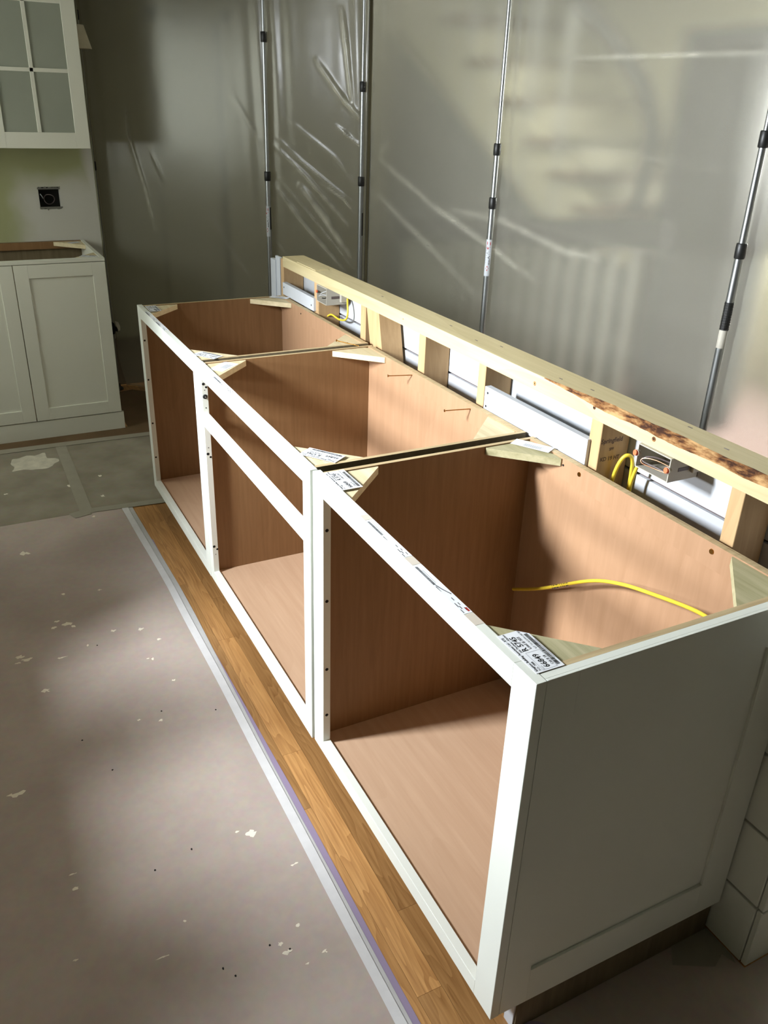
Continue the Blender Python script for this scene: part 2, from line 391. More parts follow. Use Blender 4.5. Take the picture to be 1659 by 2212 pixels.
# outer wall with the window that lights the room, partition with a wide opening before it
wo = MB(); wo.box(-4.33, -3.95, -2.1, -1.97, 0, ZC).box(-2.55, -1.42, -2.1, -1.97, 0, ZC).box(-3.95, -2.55, -2.1, -1.97, 0, 1.15).box(-3.95, -2.55, -2.1, -1.97, 2.05, ZC).box(-1.08, 3.4, -2.1, -1.97, 0, ZC).box(-1.42, -1.08, -2.1, -1.97, 0, 1.10).box(-1.42, -1.08, -2.1, -1.97, 2.14, ZC)
wfront = struct('wall_front', wo, 'wallpaint')
wf = struct('window_2', MB().box(-1.42, -1.08, -2.06, -2.05, 1.10, 2.14), 'skyglass', 'kitchen window out of view that lights the cabinets')
struct('fill_window', MB().box(-3.95, -2.55, -2.06, -2.05, 1.15, 2.05), 'skyglass')  # unseen window added to go with the fill on the left
build('added_blind', MB().box(-1.40, -1.10, -1.958, -1.954, 1.27, 1.57, c=0.0005), 'ceiling', wf)  # unseen blind added to account for the narrow lower light
build('window_sash', MB().box(-1.42, -1.395, -2.0, -1.96, 1.1, 2.14).box(-1.105, -1.08, -2.0, -1.96, 1.1, 2.14).box(-1.42, -1.08, -2.0, -1.96, 1.56, 1.655), 'primer', wf)
# hall shell
struct('wall_back', MB().box(-9, -3.05, 4.0, 4.1, 0, ZC).box(-1.2, 3.4, 4.0, 4.1, 0, ZC).box(-3.05, -1.2, 4.0, 4.1, 0, 1.32).box(-3.05, -1.2, 4.0, 4.1, 1.75, ZC), 'hallwall')
wh = MB(); wh.box(-5.55, -5.45, -1.97, 0.86, 0, ZC).box(-5.55, -5.45, 1.26, 2.56, 0, ZC).box(-5.55, -5.45, 0.86, 1.26, 2.03, ZC)
struct('wall_hall', wh, 'olive', 'olive hall wall seen through the creased plastic')
struct('wall_far', MB().box(-9.0, -8.9, -2.0, 4.0, 0, ZC), 'olive')
dr = struct('door_1', MB().box(-5.52, -5.49, 0.865, 1.255, 0.01, 2.025), 'olive', 'plain hall door blurred behind the plastic')
build('door_casing', MB().box(-5.449, -5.43, 0.79, 0.86, 0, 2.10, c=0.004).box(-5.449, -5.43, 1.26, 1.33, 0, 2.10, c=0.004).box(-5.449, -5.43, 0.79, 1.33, 2.03, 2.10, c=0.004), 'olive', dr)
wn = struct('window_1', MB().box(-3.05, -1.2, 4.05, 4.06, 1.32, 1.75), 'hallglass', 'bright hall window glowing through the plastic')
build('window_frame', MB().box(-3.05, -1.2, 3.985, 4.05, 1.30, 1.335).box(-3.05, -1.2, 3.985, 4.05, 1.735, 1.77).box(-3.07, -3.03, 3.985, 4.05, 1.30, 1.77).box(-1.22, -1.18, 3.985, 4.05, 1.30, 1.77), 'primer', wn)

# ------------------------------------------------------------------ staircase and railings in the hall, behind the film
st = thing('staircase', (-4.0, 3.0, 0), 'white open staircase with brown treads climbing left, blurred behind the plastic', 'staircase')
tx = [(-5.70, 2.75), (-5.345, 2.53), (-4.99, 2.31), (-4.64, 2.09), (-4.297, 1.84), (-3.90, 1.625), (-3.59, 1.42), (-3.32, 1.26), (-3.07, 1.10)]
for i, (x, z) in enumerate(tx):
    if z > ZC: continue
    build('tread', MB().box(x-0.15, x+0.14, 2.58, 3.5, z-0.02, z+0.02), 'tread', st)
    build('riser', MB().box(x-0.15, x-0.13, 2.64, 3.5, z+0.02, min(z+0.20, ZC-0.01)), 'hallwall', st)
build('stringer', MB().prism([(-5.9, 2.30), (-3.55, 1.03), (-2.75, 0.86), (-2.75, 1.02), (-3.05, 1.12), (-5.2, 2.43), (-5.9, 2.43)], 'y', 2.60, 2.64), 'hallwall', st)
build('under_stair_panel', MB().prism([(-6.6, 0.0), (-2.75, 0.0), (-2.75, 0.86), (-3.55, 1.03), (-5.9, 2.30), (-6.6, 2.42)], 'y', 2.61, 2.63), 'hallgrey', st)
build('back_string_wall', MB().box(-6.6, -2.6, 3.5, 3.54, 0, 2.43), 'hallwall', st)
rail = MB(); pts = [(-3.62, 2.40), (-3.40, 2.13), (-3.12, 1.95), (-2.85, 1.75), (-2.72, 1.58), (-2.69, 1.40), (-2.73, 1.15)]
rail.tube([(x, 2.60, z) for x, z in pts], 0.04, 10)
build('handrail', rail, 'darkwood', st)
for k in range(7):
    x = -5.4+k*0.33
    build('baluster', MB().box(x-0.012, x+0.012, 2.59, 2.613, 2.43-0.63*(x+5.2)-0.9+0.55, 2.43), 'primer', st)
rr_ = thing('balcony_railing', (-3.8, 2.2, 0), 'dark topped railing with white balusters, blurred low behind the plastic', 'railing')
# railing stands nearer than the stairs
def rail_z(x): return 0.90+(x+4.4)*0.10
build('top_rail', MB().prism([(-4.60, 0.74), (-2.1, 1.06), (-2.1, 1.18), (-4.60, 0.90)], 'y', 2.18, 2.25), 'darkwood', rr_)
for k in range(16):
    x = -4.45+k*0.145
    build('baluster', MB().box(x-0.018, x+0.018, 2.20, 2.23, 0.03, 0.83+(x+4.55)*0.122), 'greybal', rr_)
build('bottom_rail', MB().box(-4.55, -2.1, 2.19, 2.24, 0.0, 0.06), 'darkwood', rr_)
hc = thing('hall_cabinet', (-2.56, 3.0, 0), 'tall dark cupboard standing by the handrail, blurred behind the plastic', 'cupboard')
build('body', MB().box(-2.86, -2.32, 2.86, 3.2, 0.95, 1.98, c=0.01), 'darkwood', hc)
build('leg_frame', MB().box(-2.84, -2.34, 2.88, 3.18, 0.0, 0.95), 'hallgrey', hc)

# ------------------------------------------------------------------ base cabinets
H = 0.876; ZB = 0.107
def label_mb(w, h, full=True, torn=0.0):
    """printed shipping label, local x right y up, origin at centre; material 0 paper, 1 ink, 2 grey ink"""
    mb = MB()
    poly = [(-w/2, -h/2), (w/2-torn, -h/2), (w/2, -h/2+torn), (w/2, h/2), (-w/2, h/2)]
    if torn <= 0: poly = [(-w/2, -h/2), (w/2, -h/2), (w/2, h/2), (-w/2, h/2)]
    mb.prism(poly, 'z', 0.0, 0.0004, 0)
    def tx_(s, x, y, size, mi=1, b=0.0):
        v, f = text_mesh(s, size, b)
        mb.add([(p[0]+x, p[1]+y, 0.0006) for p in v], f, mi)
    def q(x0, x1, y0, y1, mi=1): mb.add([(x0, y0, 0.0006), (x1, y0, 0.0006), (x1, y1, 0.0006), (x0, y1, 0.0006)], [(0, 1, 2, 3)], mi)
    if full:
        k = w/0.10
        tx_('Kingston Building Associates Ltd - RTE', -w/2+0.004*k, h/2-0.0062*k, 0.0056*k, 1, 0.00014)
        tx_('P.O.  7008', -w/2+0.004*k, h/2-0.0118*k, 0.005*k, 1, 0.0001)
        tx_('Job: Purchase - Kitchen', 0.000, h/2-0.0118*k, 0.0052*k, 1, 0.0001)
        x0 = -w/2+0.003*k; x1 = -0.004*k; yt = h/2-0.0145*k; yb = -h/2+0.0110*k
        for a in ((x0, x1, yt, yt+0.0004), (x0, x1, yb-0.0004, yb), (x0, x0+0.0004, yb, yt), (x1, x1+0.0004, yb, yt)): q(*a, 2)
        tx_('Invoice', x0+0.001*k, yt-0.0032*k, 0.0030*k, 2)
        tx_('66849', x0+0.003*k, yt-0.0148*k, 0.0135*k, 1, 0.00030*k)
        tx_('Cab # 18', x0+0.006*k, yb+0.0012*k, 0.0060*k, 1, 0.0001)
        tx_('R 5745', 0.000, yt-0.0085*k, 0.0135*k, 1, 0.00030*k)
        tx_('Load # 503', 0.002*k, yt-0.0155*k, 0.0072*k, 1, 0.00015)
        tx_('KIT TO ROOM LAB 003', 0.000, yb+0.0008*k, 0.0048*k, 1)
        rb = random.Random(5); x = -w/2+0.006*k
        while x < w/2-0.012*k:
            bw = rb.choice([0.0004, 0.0007, 0.0011])*k; q(x, x+bw, -h/2+0.0035*k, -h/2+0.0098*k); x += bw+rb.choice([0.0005, 0.0008])*k
        q(-w/2+0.02*k, w/2-0.03*k, -h/2+0.0015*k, -h/2+0.0023*k, 2)
    else:
        for i in range(5): q(-w*0.20, w*0.30-0.004*(i % 2), h*0.02-i*h*0.09, h*0.05-i*h*0.09, 2)
    return mb
def put(mb, x, y, z, deg):
    return mb.xf(Matrix.Translation((x, y, z)) @ Matrix.Rotation(math.radians(deg), 4, 'Z'))

def hexscrew(mb, p, d, r=0.0035, mi=0):
    p = Vector(p); d = Vector(d).normalized(); return mb.cyl(p, p+d*0.002, r, r*0.7, 12, mi)

def cabinet(xr, w, y0, sl, sr, label, midrail=None, endpanel=False):
    """face-framed base cabinet; xr right side, w width, sl/sr stile widths"""
    xl = xr-w
    t = thing('base_cabinet', (xl+w/2, 0.3, 0), label, 'cabinet', 'open white face-frame base cabinets in a row')
    fy0, fy1 = y0, y0+0.019
    build('stile', MB().box(xl, xl+sl, fy0, fy1, ZB, H, c=0.0006), 'white', t)
    build('stile', MB().box(xr-sr, xr, fy0, fy1, ZB, H, c=0.0006), 'white', t)
    build('rail', MB().box(xl+sl, xr-sr, fy0, fy1-0.0002, H-0.044, H-0.0002, c=0.0005), 'white', t)
    build('rail', MB().box(xl+sl, xr-sr, fy0, fy1, ZB, ZB+0.0385, c=0.0005), 'white', t)
    if midrail: build('rail', MB().box(xl+sl, xr-sr, fy0, fy1, midrail[0], midrail[1], c=0.0005), 'white', t)
    ins = 0.0125; th = 0.0115; D = 0.593
    def side(a, b, mi_in):
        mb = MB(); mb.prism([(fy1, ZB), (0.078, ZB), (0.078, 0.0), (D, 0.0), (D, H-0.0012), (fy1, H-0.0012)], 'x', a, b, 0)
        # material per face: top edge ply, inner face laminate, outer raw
        o = build('side_panel', mb, ['plyout', 'lam_shade', 'ply'], t)
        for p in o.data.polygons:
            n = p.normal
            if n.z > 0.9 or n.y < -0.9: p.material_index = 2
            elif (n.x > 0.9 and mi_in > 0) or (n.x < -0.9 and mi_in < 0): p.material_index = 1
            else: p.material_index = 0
        return o
    xr_in = (xr-0.0205-th) if endpanel else (xr-ins-th)
    side(xl+ins, xl+ins+th, 1)
    side(xr_in, xr_in+th, -1)
    xa, xb = xl+ins+th, xr_in
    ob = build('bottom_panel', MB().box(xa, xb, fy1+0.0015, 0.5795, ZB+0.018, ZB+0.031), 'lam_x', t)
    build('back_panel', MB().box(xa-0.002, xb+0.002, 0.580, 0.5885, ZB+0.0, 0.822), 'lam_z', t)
    hr = build('hanging_rail', MB().box(xa+0.0005, xb-0.0005, 0.5742, 0.5860, 0.8225, H-0.001).box(xa-0.002, xb+0.002, 0.5861, 0.5935, 0.8225, H-0.0022), ['lam_z', 'ply'], t)
    for p in hr.data.polygons: p.material_index = 1 if p.normal.z > 0.9 else 0
    build('toe_board', MB().box(xl+0.002, xr-0.002-(0.025 if endpanel else 0), 0.0785, 0.090, 0.0, ZB-0.002), 'plyout' if not endpanel else 'white', t) if not endpanel else build('toe_board', MB().box(xl+0.002, xr_in-0.001, 0.079, 0.090, 0.0, ZB-0.002), 'plyout', t)
    # corner blocks
    B = 0.131; zt = H-0.004; zl = zt-0.018
    blocks = []
    g = 0.011   # nipped corner
    for cx, cy, sx, sy in ((xa, fy1, 1, 1), (xb, fy1, -1, 1), (xa, 0.5743, 1, -1), (xb, 0.5743, -1, -1)):
        poly = [(cx+sx*g, cy), (cx+sx*B, cy), (cx+sx*B, cy+sy*0.004), (cx+sx*0.004, cy+sy*B), (cx, cy+sy*B), (cx, cy+sy*g)]
        blk = build('corner_block', MB().prism(poly, 'z', zl, zt), 'block', t)
        blocks.append(blk)
        # staples on the long face
        for k, q in ((0.15, 0), (0.85, 1)):
            px = cx+sx*(B*(1-k)+0.002); py = cy+sy*(B*k+0.002)
    return t, blocks, xa, xb

c1, b1, xa1, xb1 = cabinet(0.0, 0.833, 0.0, 0.058, 0.057, 'open white base cabinet nearest the camera, with the panelled grey-white end', endpanel=True)
c2, b2, xa2, xb2 = cabinet(-0.8385, 0.9125, -0.005, 0.040, 0.043, 'middle open white base cabinet with a drawer rail across its opening', midrail=(0.677, 0.717))
c3, b3, xa3, xb3 = cabinet(-1.751, 0.831, -0.0065, 0.046, 0.044, 'open white base cabinet at the far end of the row')
for b in (b1[1], b1[2], b1[3]): b.data.materials[0] = M['blockg']

# finished end panel of the nearest cabinet (frame and recessed field)
ep = MB(); X0, X1 = -0.0195, -0.001
ep.box(X0, X1-0.006, 0.0205, 0.587, ZB, H-0.0005)
e = build('end_panel', ep, 'white', c1)
def epb(y0_, y1_, z0_, z1_): build('panel_frame', MB().box(X1-0.006, X1, y0_, y1_, z0_, z1_, c=0.0004), 'white', e)
epb(0.0205, 0.081, ZB, H-0.0005); epb(0.512, 0.587, ZB, H-0.0005)
epb(0.081, 0.512, ZB, 0.196); epb(0.081, 0.512, H-0.085, H-0.0005)
build('toe_edge', MB().box(-0.047, -0.0205, 0.0745, 0.0778, 0.0, ZB-0.001), 'primer', c1)
build('toe_side', MB().box(-0.0200, -0.0165, 0.0780, 0.587, 0.0, ZB-0.001), 'plyout', c1)

# bolt holes and hinge screws on the stile edges
def hole(parent, p, d, r, name='bolt_hole'):
    p = Vector(p); d = Vector(d)
    build(name, MB().cyl(p-d*0.004, p+d*0.0004, r, r, 14), 'hole', parent)
for z in (0.752, 0.565, 0.369, 0.228): hole(c1, (-0.775, 0.0095, z), (1, 0, 0), 0.0042)
for z in (0.746, 0.587, 0.403, 0.253): hole(c3, (-2.536, 0.001, z), (1, 0, 0), 0.0038)
xs_ = -0.8385-0.9125+0.040
for z, y, r in ((0.815, 0.001, 0.0045), (0.804, 0.009, 0.0035), (0.795, 0.004, 0.0015), (0.737, 0.005, 0.002),
                (0.603, 0.004, 0.0015), (0.582, 0.001, 0.0045), (0.570, 0.009, 0.0035), (0.243, 0.001, 0.0045), (0.231, 0.011, 0.0035), (0.212, 0.005, 0.0015)):
    hole(c2, (xs_, y, z), (1, 0, 0), r, 'hinge_hole')
build('bumper', MB().cyl((xs_, 0.004, 0.774), (xs_+0.004, 0.004, 0.774), 0.0075, 0.0065, 16, 0).cyl((xs_+0.004, 0.005, 0.7735), (xs_+0.007, 0.005, 0.7735), 0.003, 0.002, 12, 1), ['black', 'steel'], c2)
for z, hh in ((0.79, 0.007), (0.53, 0.006), (0.465, 0.010), (0.20, 0.010)):
    xx = -0.8385-0.043
    build('hinge_screw', MB().cyl((xx, 0.006, z), (xx-hh, 0.004, z), 0.0022, 0.0022, 10).cyl((xx-hh, 0.004, z), (xx-hh-0.0015, 0.004, z), 0.004, 0.004, 10), 'steel', c2)

# brass screws in the hanging rails
def screw(parent, head, tip, r=0.0013, name='screw', mt='brass'):
    h = Vector(head); t_ = Vector(tip); d = (t_-h).normalized()
    mb = MB().cyl(h, h+d*0.0025, 0.0042, 0.0030, 14); mb.cyl(h+d*0.0025, t_, r, r, 8)
    n = int((t_-h).length/0.0025)
    for i in range(2, n): mb.cyl(h+d*(0.0025*i), h+d*(0.0025*i+0.0008), r*1.5, r*1.1, 8)
    build(name, mb, mt, parent, smooth=True)
screw(c2, (-1.438, 0.500, 0.864), (-1.418, 0.5742, 0.864))
screw(c2, (-1.100, 0.500, 0.863), (-1.083, 0.5742, 0.864))
for x, z in ((-0.613, 0.868), (-0.212, 0.868), (-0.672, 0.868)):
    z -= 0.010
    build('screw', MB().cyl((x, 0.5725, z), (x, 0.5744, z), 0.0052 if x > -0.65 else 0.0025, 0.0058 if x > -0.65 else 0.0025, 16), 'brass' if x > -0.65 else 'hole', c1, smooth=True)
build('screw', MB().cyl((-2.33, 0.573, 0.852), (-2.33, 0.5744, 0.852), 0.003, 0.003, 12), 'hole', c3)
# screws lying in the seam between the far and middle cabinet, at the back
screw(c3, (-1.822, 0.500, H+0.002), (-1.745, 0.548, H-0.002), name='driven_screw')
build('screw', MB().cyl((-1.80, 0.53, H-0.004), (-1.80, 0.53, H-0.0025), 0.003, 0.003, 10), 'hole', c3)

# labels on corner blocks and on the top rails
def lab(parent, x, y, deg, w=0.098, h=0.062, z=H-0.0038, full=True, torn=0.0, mats=('paper', 'ink', 'inkg')):
    return build('paper_label', put(label_mb(w, h, full, torn), x, y, z, deg), list(mats), parent)
lab(b1[1], -0.0725, 0.0405, 180, 0.104, 0.052, z=H+0.0004, torn=0.014)
lab(b1[0], -0.762, 0.041, 180, 0.100, 0.050, z=H+0.0004)
lab(b2[1], -0.908, 0.055, 215, 0.098, 0.048, z=H+0.0004)
lab(b2[0], -1.682, 0.060, 130, 0.092, 0.050, full=False)
lab(b3[1], -1.806, 0.046, 212, 0.090, 0.045, z=H+0.0004)
lab(b3[0], -2.497, 0.036, 180, 0.095, 0.042, z=H+0.0004)
lab(b1[2], -0.766, 0.550, 30, 0.100, 0.038, z=H+0.0004, full=False)
lab(b3[2], -2.528, 0.560, 45, 0.080, 0.032, z=H+0.0004, full=False)
def railtag(parent, xa, xb, y, barcode=True, red=False, z=H):
    mb = MB(); mb.box(xa, xb, y+0.0008, y+0.0182, z-0.0001, z+0.0003, 0)
    zt = z+0.0005; L_ = xb-xa
    def q(x0, x1, y0_, y1_, mi=1): mb.add([(x0, y0_, zt), (x1, y0_, zt), (x1, y1_, zt), (x0, y1_, zt)], [(0, 1, 2, 3)], mi)
    rb = random.Random(int(abs(xa)*1000))
    x = xa+0.006
    while x < xa+L_*0.42:
        bw = rb.choice([0.0005, 0.0008, 0.0013]); q(x, x+bw, y+0.0015, y+0.0065, 2); x += bw+rb.choice([0.0005, 0.0008])
    q(xa+0.02, xa+L_*0.40, y+0.009, y+0.0095, 2)
    for i in range(5):
        x = xa+L_*(0.46+0.02*i); q(x, x+0.004, y+0.002+0.0002*i, y+0.0035)
    for (a, b_, c) in ((0.70, 0.012, 0.008), (0.80, 0.010, 0.010), (0.80, 0.016, 0.004), (0.86, 0.012, 0.0065), (0.90, 0.012, 0.012), (0.92, 0.014, 0.003)):
        q(xa+L_*a, xa+L_*a+b_*0.8, y+c, y+c+0.0014)
    if red: q(xb-0.016, xb-0.004, y+0.0125, y+0.0165, 3)
    build('rail_label', mb, ['paper', 'ink', 'inkg', 'inkr'], parent)
def masking(parent, xa, xb, y, z=H):
    build('masking_strip', MB().box(xa, xb, y+0.0006, y+0.0184, z-0.0002, z+0.00015), 'paperb', parent)
masking(c1, -0.590, -0.568, 0.0); railtag(c1, -0.566, -0.405, 0.0)
masking(c1, -0.403, -0.374, 0.0); railtag(c1, -0.372, -0.200, 0.0, red=True); masking(c1, -0.198, -0.165, 0.0)
railtag(c2, -1.585, -1.415, -0.005); railtag(c3, -2.455, -2.31, -0.0065); railtag(c3, -2.29, -2.16, -0.0065)
# pen tick on the nearest rail tag
build('pen_mark', MB().tube([(-0.297, 0.0045, H+0.0007), (-0.283, 0.0075, H+0.0007), (-0.262, 0.0145, H+0.0007)], 0.0006, 6), 'ink', c1)

# yellow cable lying inside the nearest cabinet
yc = build('electric_cable', MB().tube([(-0.795, 0.566, 0.447), (-0.672, 0.555, 0.521), (-0.500, 0.545, 0.640), (-0.400, 0.54, 0.690), (-0.290, 0.53, 0.727), (-0.150, 0.50, 0.775), (-0.06, 0.46, 0.80), (-0.034, 0.45, 0.803)], 0.0042, 10), 'yellow', origin=(-0.4, 0.5, 0.6), smooth=True)
tag(yc, 'yellow electric cable with black print drooping inside the nearest open cabinet', 'cable')
v, f = text_mesh('12/2 W/G', 0.017, 0.0007)
tm = MB().add([(p[0]*1.1, p[1]*0.62+0.0012, 0) for p in v], f)
def crom(p0, p1, p2, p3, t):
    p0, p1, p2, p3 = map(Vector, (p0, p1, p2, p3)); return 0.5*((2*p1)+(-p0+p2)*t+(2*p0-5*p1+4*p2-p3)*t*t+(-p0+3*p1-3*p2+p3)*t**3)
_c = ((-0.795, 0.566, 0.447), (-0.672, 0.555, 0.521), (-0.500, 0.545, 0.640), (-0.400, 0.54, 0.690))
P0 = crom(*_c, 0.25); P1 = crom(*_c, 0.70); dx_ = (P1-P0).normalized(); up_ = (CAMP-P0).normalized(); yy_ = up_.cross(dx_).normalized()
mt_ = Matrix((dx_, yy_, up_)).transposed().to_4x4(); mt_.translation = P0+up_*0.0066-yy_*0.0052
build('cable_print', tm.xf(mt_), 'ink', yc)

# ------------------------------------------------------------------ half wall of studs behind the cabinets
sw = thing('stud_half_wall', (-1.3, 0.65, 0), 'half-height pine stud wall behind the row of cabinets', 'wall')
SY0, SY1 = 0.610, 0.699; ZP0, ZP1 = 0.984, 1.025
# top plate with a bark wane along the front top edge
N_ = 260; xs = [-2.607+(0.073+2.607)*i/N_ for i in range(N_+1)]
def wane(x):
    if x < -0.86: return 0.0006
    t = min(1, (x+0.86)/0.30); u = min(1, max(0, (0.05-x)/0.25))
    n = noise.noise(Vector((x*9, 3.1, 0)))*0.5+noise.noise(Vector((x*40, 1.1, 0)))*0.25
    return max(0.0006, (0.010+0.012*t+0.012*n)*min(t+0.15, 1)*max(u, 0.35))
mb = MB(); vs = []; fs = []; mi = []
for i, x in enumerate(xs):
    w = wane(x); jit = noise.noise(Vector((x*60, 7, 0)))*0.0012 if w > 0.001 else 0
    ring = [(x, 0.607, ZP0), (x, 0.607, ZP1-0.62*w+jit), (x, 0.607+0.45*w, ZP1-0.28*w-jit*2), (x, 0.607+1.0*w, ZP1), (x, 0.700, ZP1), (x, 0.700, ZP0)]
    vs += ring
for i in range(N_):
    a = i*6; b = a+6
    for k in range(6):
        k2 = (k+1) % 6; fs.append((a+k, b+k, b+k2, a+k2)); mi.append(1 if (k in (1, 2) and wane(xs[i]) > 0.002) else 0)
fs += [(0, 1, 2, 3, 4, 5), tuple(N_*6+k for k in (5, 4, 3, 2, 1, 0))]; mi += [0, 0]
mb.v = vs; mb.f = fs; mb.mi = mi
tp = build('top_plate', mb, ['pine', 'bark'], sw)
for x, y, z, r in ((-0.857, 0.6068, 1.000, 0.006), (-0.632, 0.6068, 1.010, 0.005), (-0.44, 0.6068, 1.003, 0.006), (-1.55, 0.6068, 1.004, 0.003)):
    build('knot', MB().cyl((x, y+0.002, z), (x, y-0.0003, z), r, r*0.9, 14, 0).cyl((x, y+0.001, z), (x, y-0.0006, z), r*0.4, r*0.3, 10, 1), ['bark', 'hole'], tp)
for x, y in ((-0.70, 0.655), (-0.80, 0.64), (-1.35, 0.66), (-1.18, 0.64), (-1.10, 0.67), (-0.30, 0.66), (-0.42, 0.684), (-1.78, 0.65)):
    build('nail_head', MB().box(x-0.006, x+0.006, y-0.0015, y+0.0015, ZP1-0.001, ZP1+0.0005), 'greywire', tp)
build('plate_shim', MB().box(-2.46, -2.27, 0.612, 0.668, ZP1, ZP1+0.003), 'pine', tp)
studs = [(-2.639, -2.607), (-2.278, -2.236), (-1.863, -1.823), (-1.449, -1.409), (-1.113, -1.077), (-0.638, -0.599), (-0.229, -0.196), (-0.02, 0.018)]
for i, (a, b) in enumerate(studs):
    build('stud', MB().box(a, b, SY0, SY1-0.001, 0.0, ZP0 if i else 1.012, c=0.001), 'pinez', sw)
# offcut leaning between two studs
lo = MB().prism([(-1.820, 0.9835), (-1.729, 0.9835), (-1.475, 0.0005), (-1.566, 0.0005)], 'y', 0.612, 0.690)
build('leaning_offcut', lo, 'pinez', sw)
build('bottom_plate', MB().box(-2.606, 0.073, 0.611, 0.698, -0.0, 0.0379), 'pine', sw) if False else None
# shiplap: far side boards, front return and end boards
zj = [0.0, 0.165, 0.339, 0.513, 0.687, 0.861, 0.984]
for a, b in zip(zj[:-1], zj[1:]):
    build('shiplap_board', MB().box(-2.70, 0.075, 0.7005, 0.714, a+0.0035, b-0.0035, c=0.001), 'primer', sw)
    build('shiplap_board', MB().box(-0.045, 0.0735, 0.5945, 0.6085, a+0.003, b-0.003, c=0.0015), 'white', sw)
    build('shiplap_board', MB().box(0.0755, 0.088, 0.596, 0.714, a+0.003, b-0.003, c=0.0015), 'white', sw)
for zc_ in zj[1:-1]: build('lap_shade', MB().box(-2.70, 0.074, 0.7095, 0.7135, zc_-0.0036, zc_+0.0036), 'greywire', sw)  # grey strips paint in the shade between the white boards
build('shiplap_backing', MB().box(0.02, 0.0745, 0.609, 0.70, 0.0, 0.983), 'ply', sw)
# horizontal cleats between studs
def cleat(x0, x1, z0, z1, holes):
    c = build('cleat', MB().box(x0, x1, 0.600, 0.619, z0, z1, c=0.0008), 'primer', sw)
    for hx, hz in holes: build('screw_hole', MB().cyl((hx, 0.603, hz), (hx, 0.5996, hz), 0.0035, 0.0035, 12), 'hole', c)
cleat(-2.595, -2.262, 0.874, 0.9235, [(-2.58, 0.905), (-2.285, 0.893)])
cleat(-1.060, -0.630, 0.866, 0.9335, [(-1.045, 0.918), (-1.049, 0.880)])
build('end_trim', MB().box(-2.746, -2.690, 0.604, 0.62, 0, 0.997, c=0.001).box(-2.70, -2.648, 0.609, 0.62, 0, 1.014, c=0.001), 'primer', sw)

def curve_box(x0, x1, y0, z0, z1, label, depth=0.085, tilt=0.0):
    t = thing('outlet_box', ((x0+x1)/2, y0+depth/2, z0), label, 'electrical box')
    th = 0.0022; y1 = y0+depth
    mb = MB(); mb.box(x0, x1, y0, y1, z0, z0+th).box(x0, x1, y0, y1, z1-th, z1).box(x0, x0+th, y0, y1, z0+th, z1-th).box(x1-th, x1, y0, y1, z0+th, z1-th).box(x0, x1, y1-th, y1, z0, z1)
    build('housing', mb, 'boxwhite', t)
    return t
ob2 = curve_box(-0.473, -0.377, 0.600, 0.930, 0.9835, 'pale plastic outlet box with two orange screws at the near end of the stud wall')
for x, z in ((-0.472, 0.962), (-0.380, 0.957)):
    build('mounting_ear', MB().cyl((x, 0.597, z), (x, 0.603, z), 0.0075, 0.0075, 16), 'boxwhite', ob2, smooth=True)
    build('cap_screw', MB().cyl((x-0.001, 0.593, z+0.001), (x, 0.5985, z), 0.0062, 0.0062, 16), 'orange', ob2, smooth=True)
build('bare_wire', MB().tube([(-0.384, 0.606, 0.946), (-0.42, 0.604, 0.944), (-0.455, 0.604, 0.942), (-0.464, 0.606, 0.947), (-0.455, 0.610, 0.954), (-0.43, 0.62, 0.955), (-0.40, 0.63, 0.950)], 0.0011, 8), 'copper', ob2, smooth=True)
build('insulated_wire', MB().tube([(-0.387, 0.610, 0.944), (-0.42, 0.608, 0.946), (-0.458, 0.608, 0.945), (-0.462, 0.612, 0.953), (-0.44, 0.625, 0.958), (-0.405, 0.645, 0.952)], 0.0018, 8), 'greywire', ob2, smooth=True)
build('knockout', MB().box(-0.3775, -0.3762, 0.625, 0.655, 0.951, 0.959), 'greywire', ob2)
build('clamp', MB().box(-0.376, -0.368, 0.658, 0.684, 0.945, 0.972, c=0.002), 'boxwhite', ob2)
ob1 = curve_box(-2.234, -2.142, 0.602, 0.921, 0.9835, 'pale plastic outlet box beside the far stud of the half wall')
for p in ([(-2.150, 0.606, 0.972), (-2.18, 0.603, 0.962), (-2.20, 0.602, 0.952)], [(-2.150, 0.606, 0.957), (-2.18, 0.603, 0.953), (-2.215, 0.602, 0.942)]):
    build('white_wire', MB().tube(p, 0.0012, 8), 'primer', ob1, smooth=True)
build('bare_wire', MB().tube([(-2.150, 0.607, 0.949), (-2.18, 0.61, 0.940), (-2.205, 0.612, 0.936)], 0.0022, 8), 'black', ob1, smooth=True)
build('cap_screw', MB().cyl((-2.230, 0.598, 0.957), (-2.230, 0.602, 0.957), 0.005, 0.005, 14), 'orange', ob1, smooth=True)
build('knockout', MB().box(-2.1425, -2.1405, 0.622, 0.660, 0.944, 0.953), 'greywire', ob1)
build('clamp', MB().box(-2.141, -2.128, 0.655, 0.684, 0.93, 0.968, c=0.002), 'boxwhite', ob1)

k1 = build('electric_cable', MB().tube([(-2.124, 0.680, 0.944), (-2.105, 0.672, 0.925), (-2.095, 0.668, 0.895), (-2.105, 0.665, 0.872), (-2.15, 0.66, 0.862), (-2.205, 0.655, 0.868), (-2.23, 0.652, 0.862), (-2.25, 0.640, 0.842), (-2.262, 0.630, 0.80)], 0.0036, 10), 'yellow', origin=(-2.13, 0.67, 0.9), smooth=True)
tag(k1, 'thin yellow cable curling down from the far outlet box', 'cable')
k2 = build('electric_cable', MB().tube([(-0.592, 0.645, 0.60), (-0.591, 0.650, 0.78), (-0.587, 0.655, 0.85), (-0.579, 0.661, 0.890), (-0.571, 0.670, 0.906), (-0.567, 0.683, 0.898), (-0.568, 0.690, 0.86), (-0.570, 0.692, 0.75), (-0.572, 0.692, 0.60)], 0.0046, 12), 'yellow', origin=(-0.57, 0.66, 0.8), smooth=True)
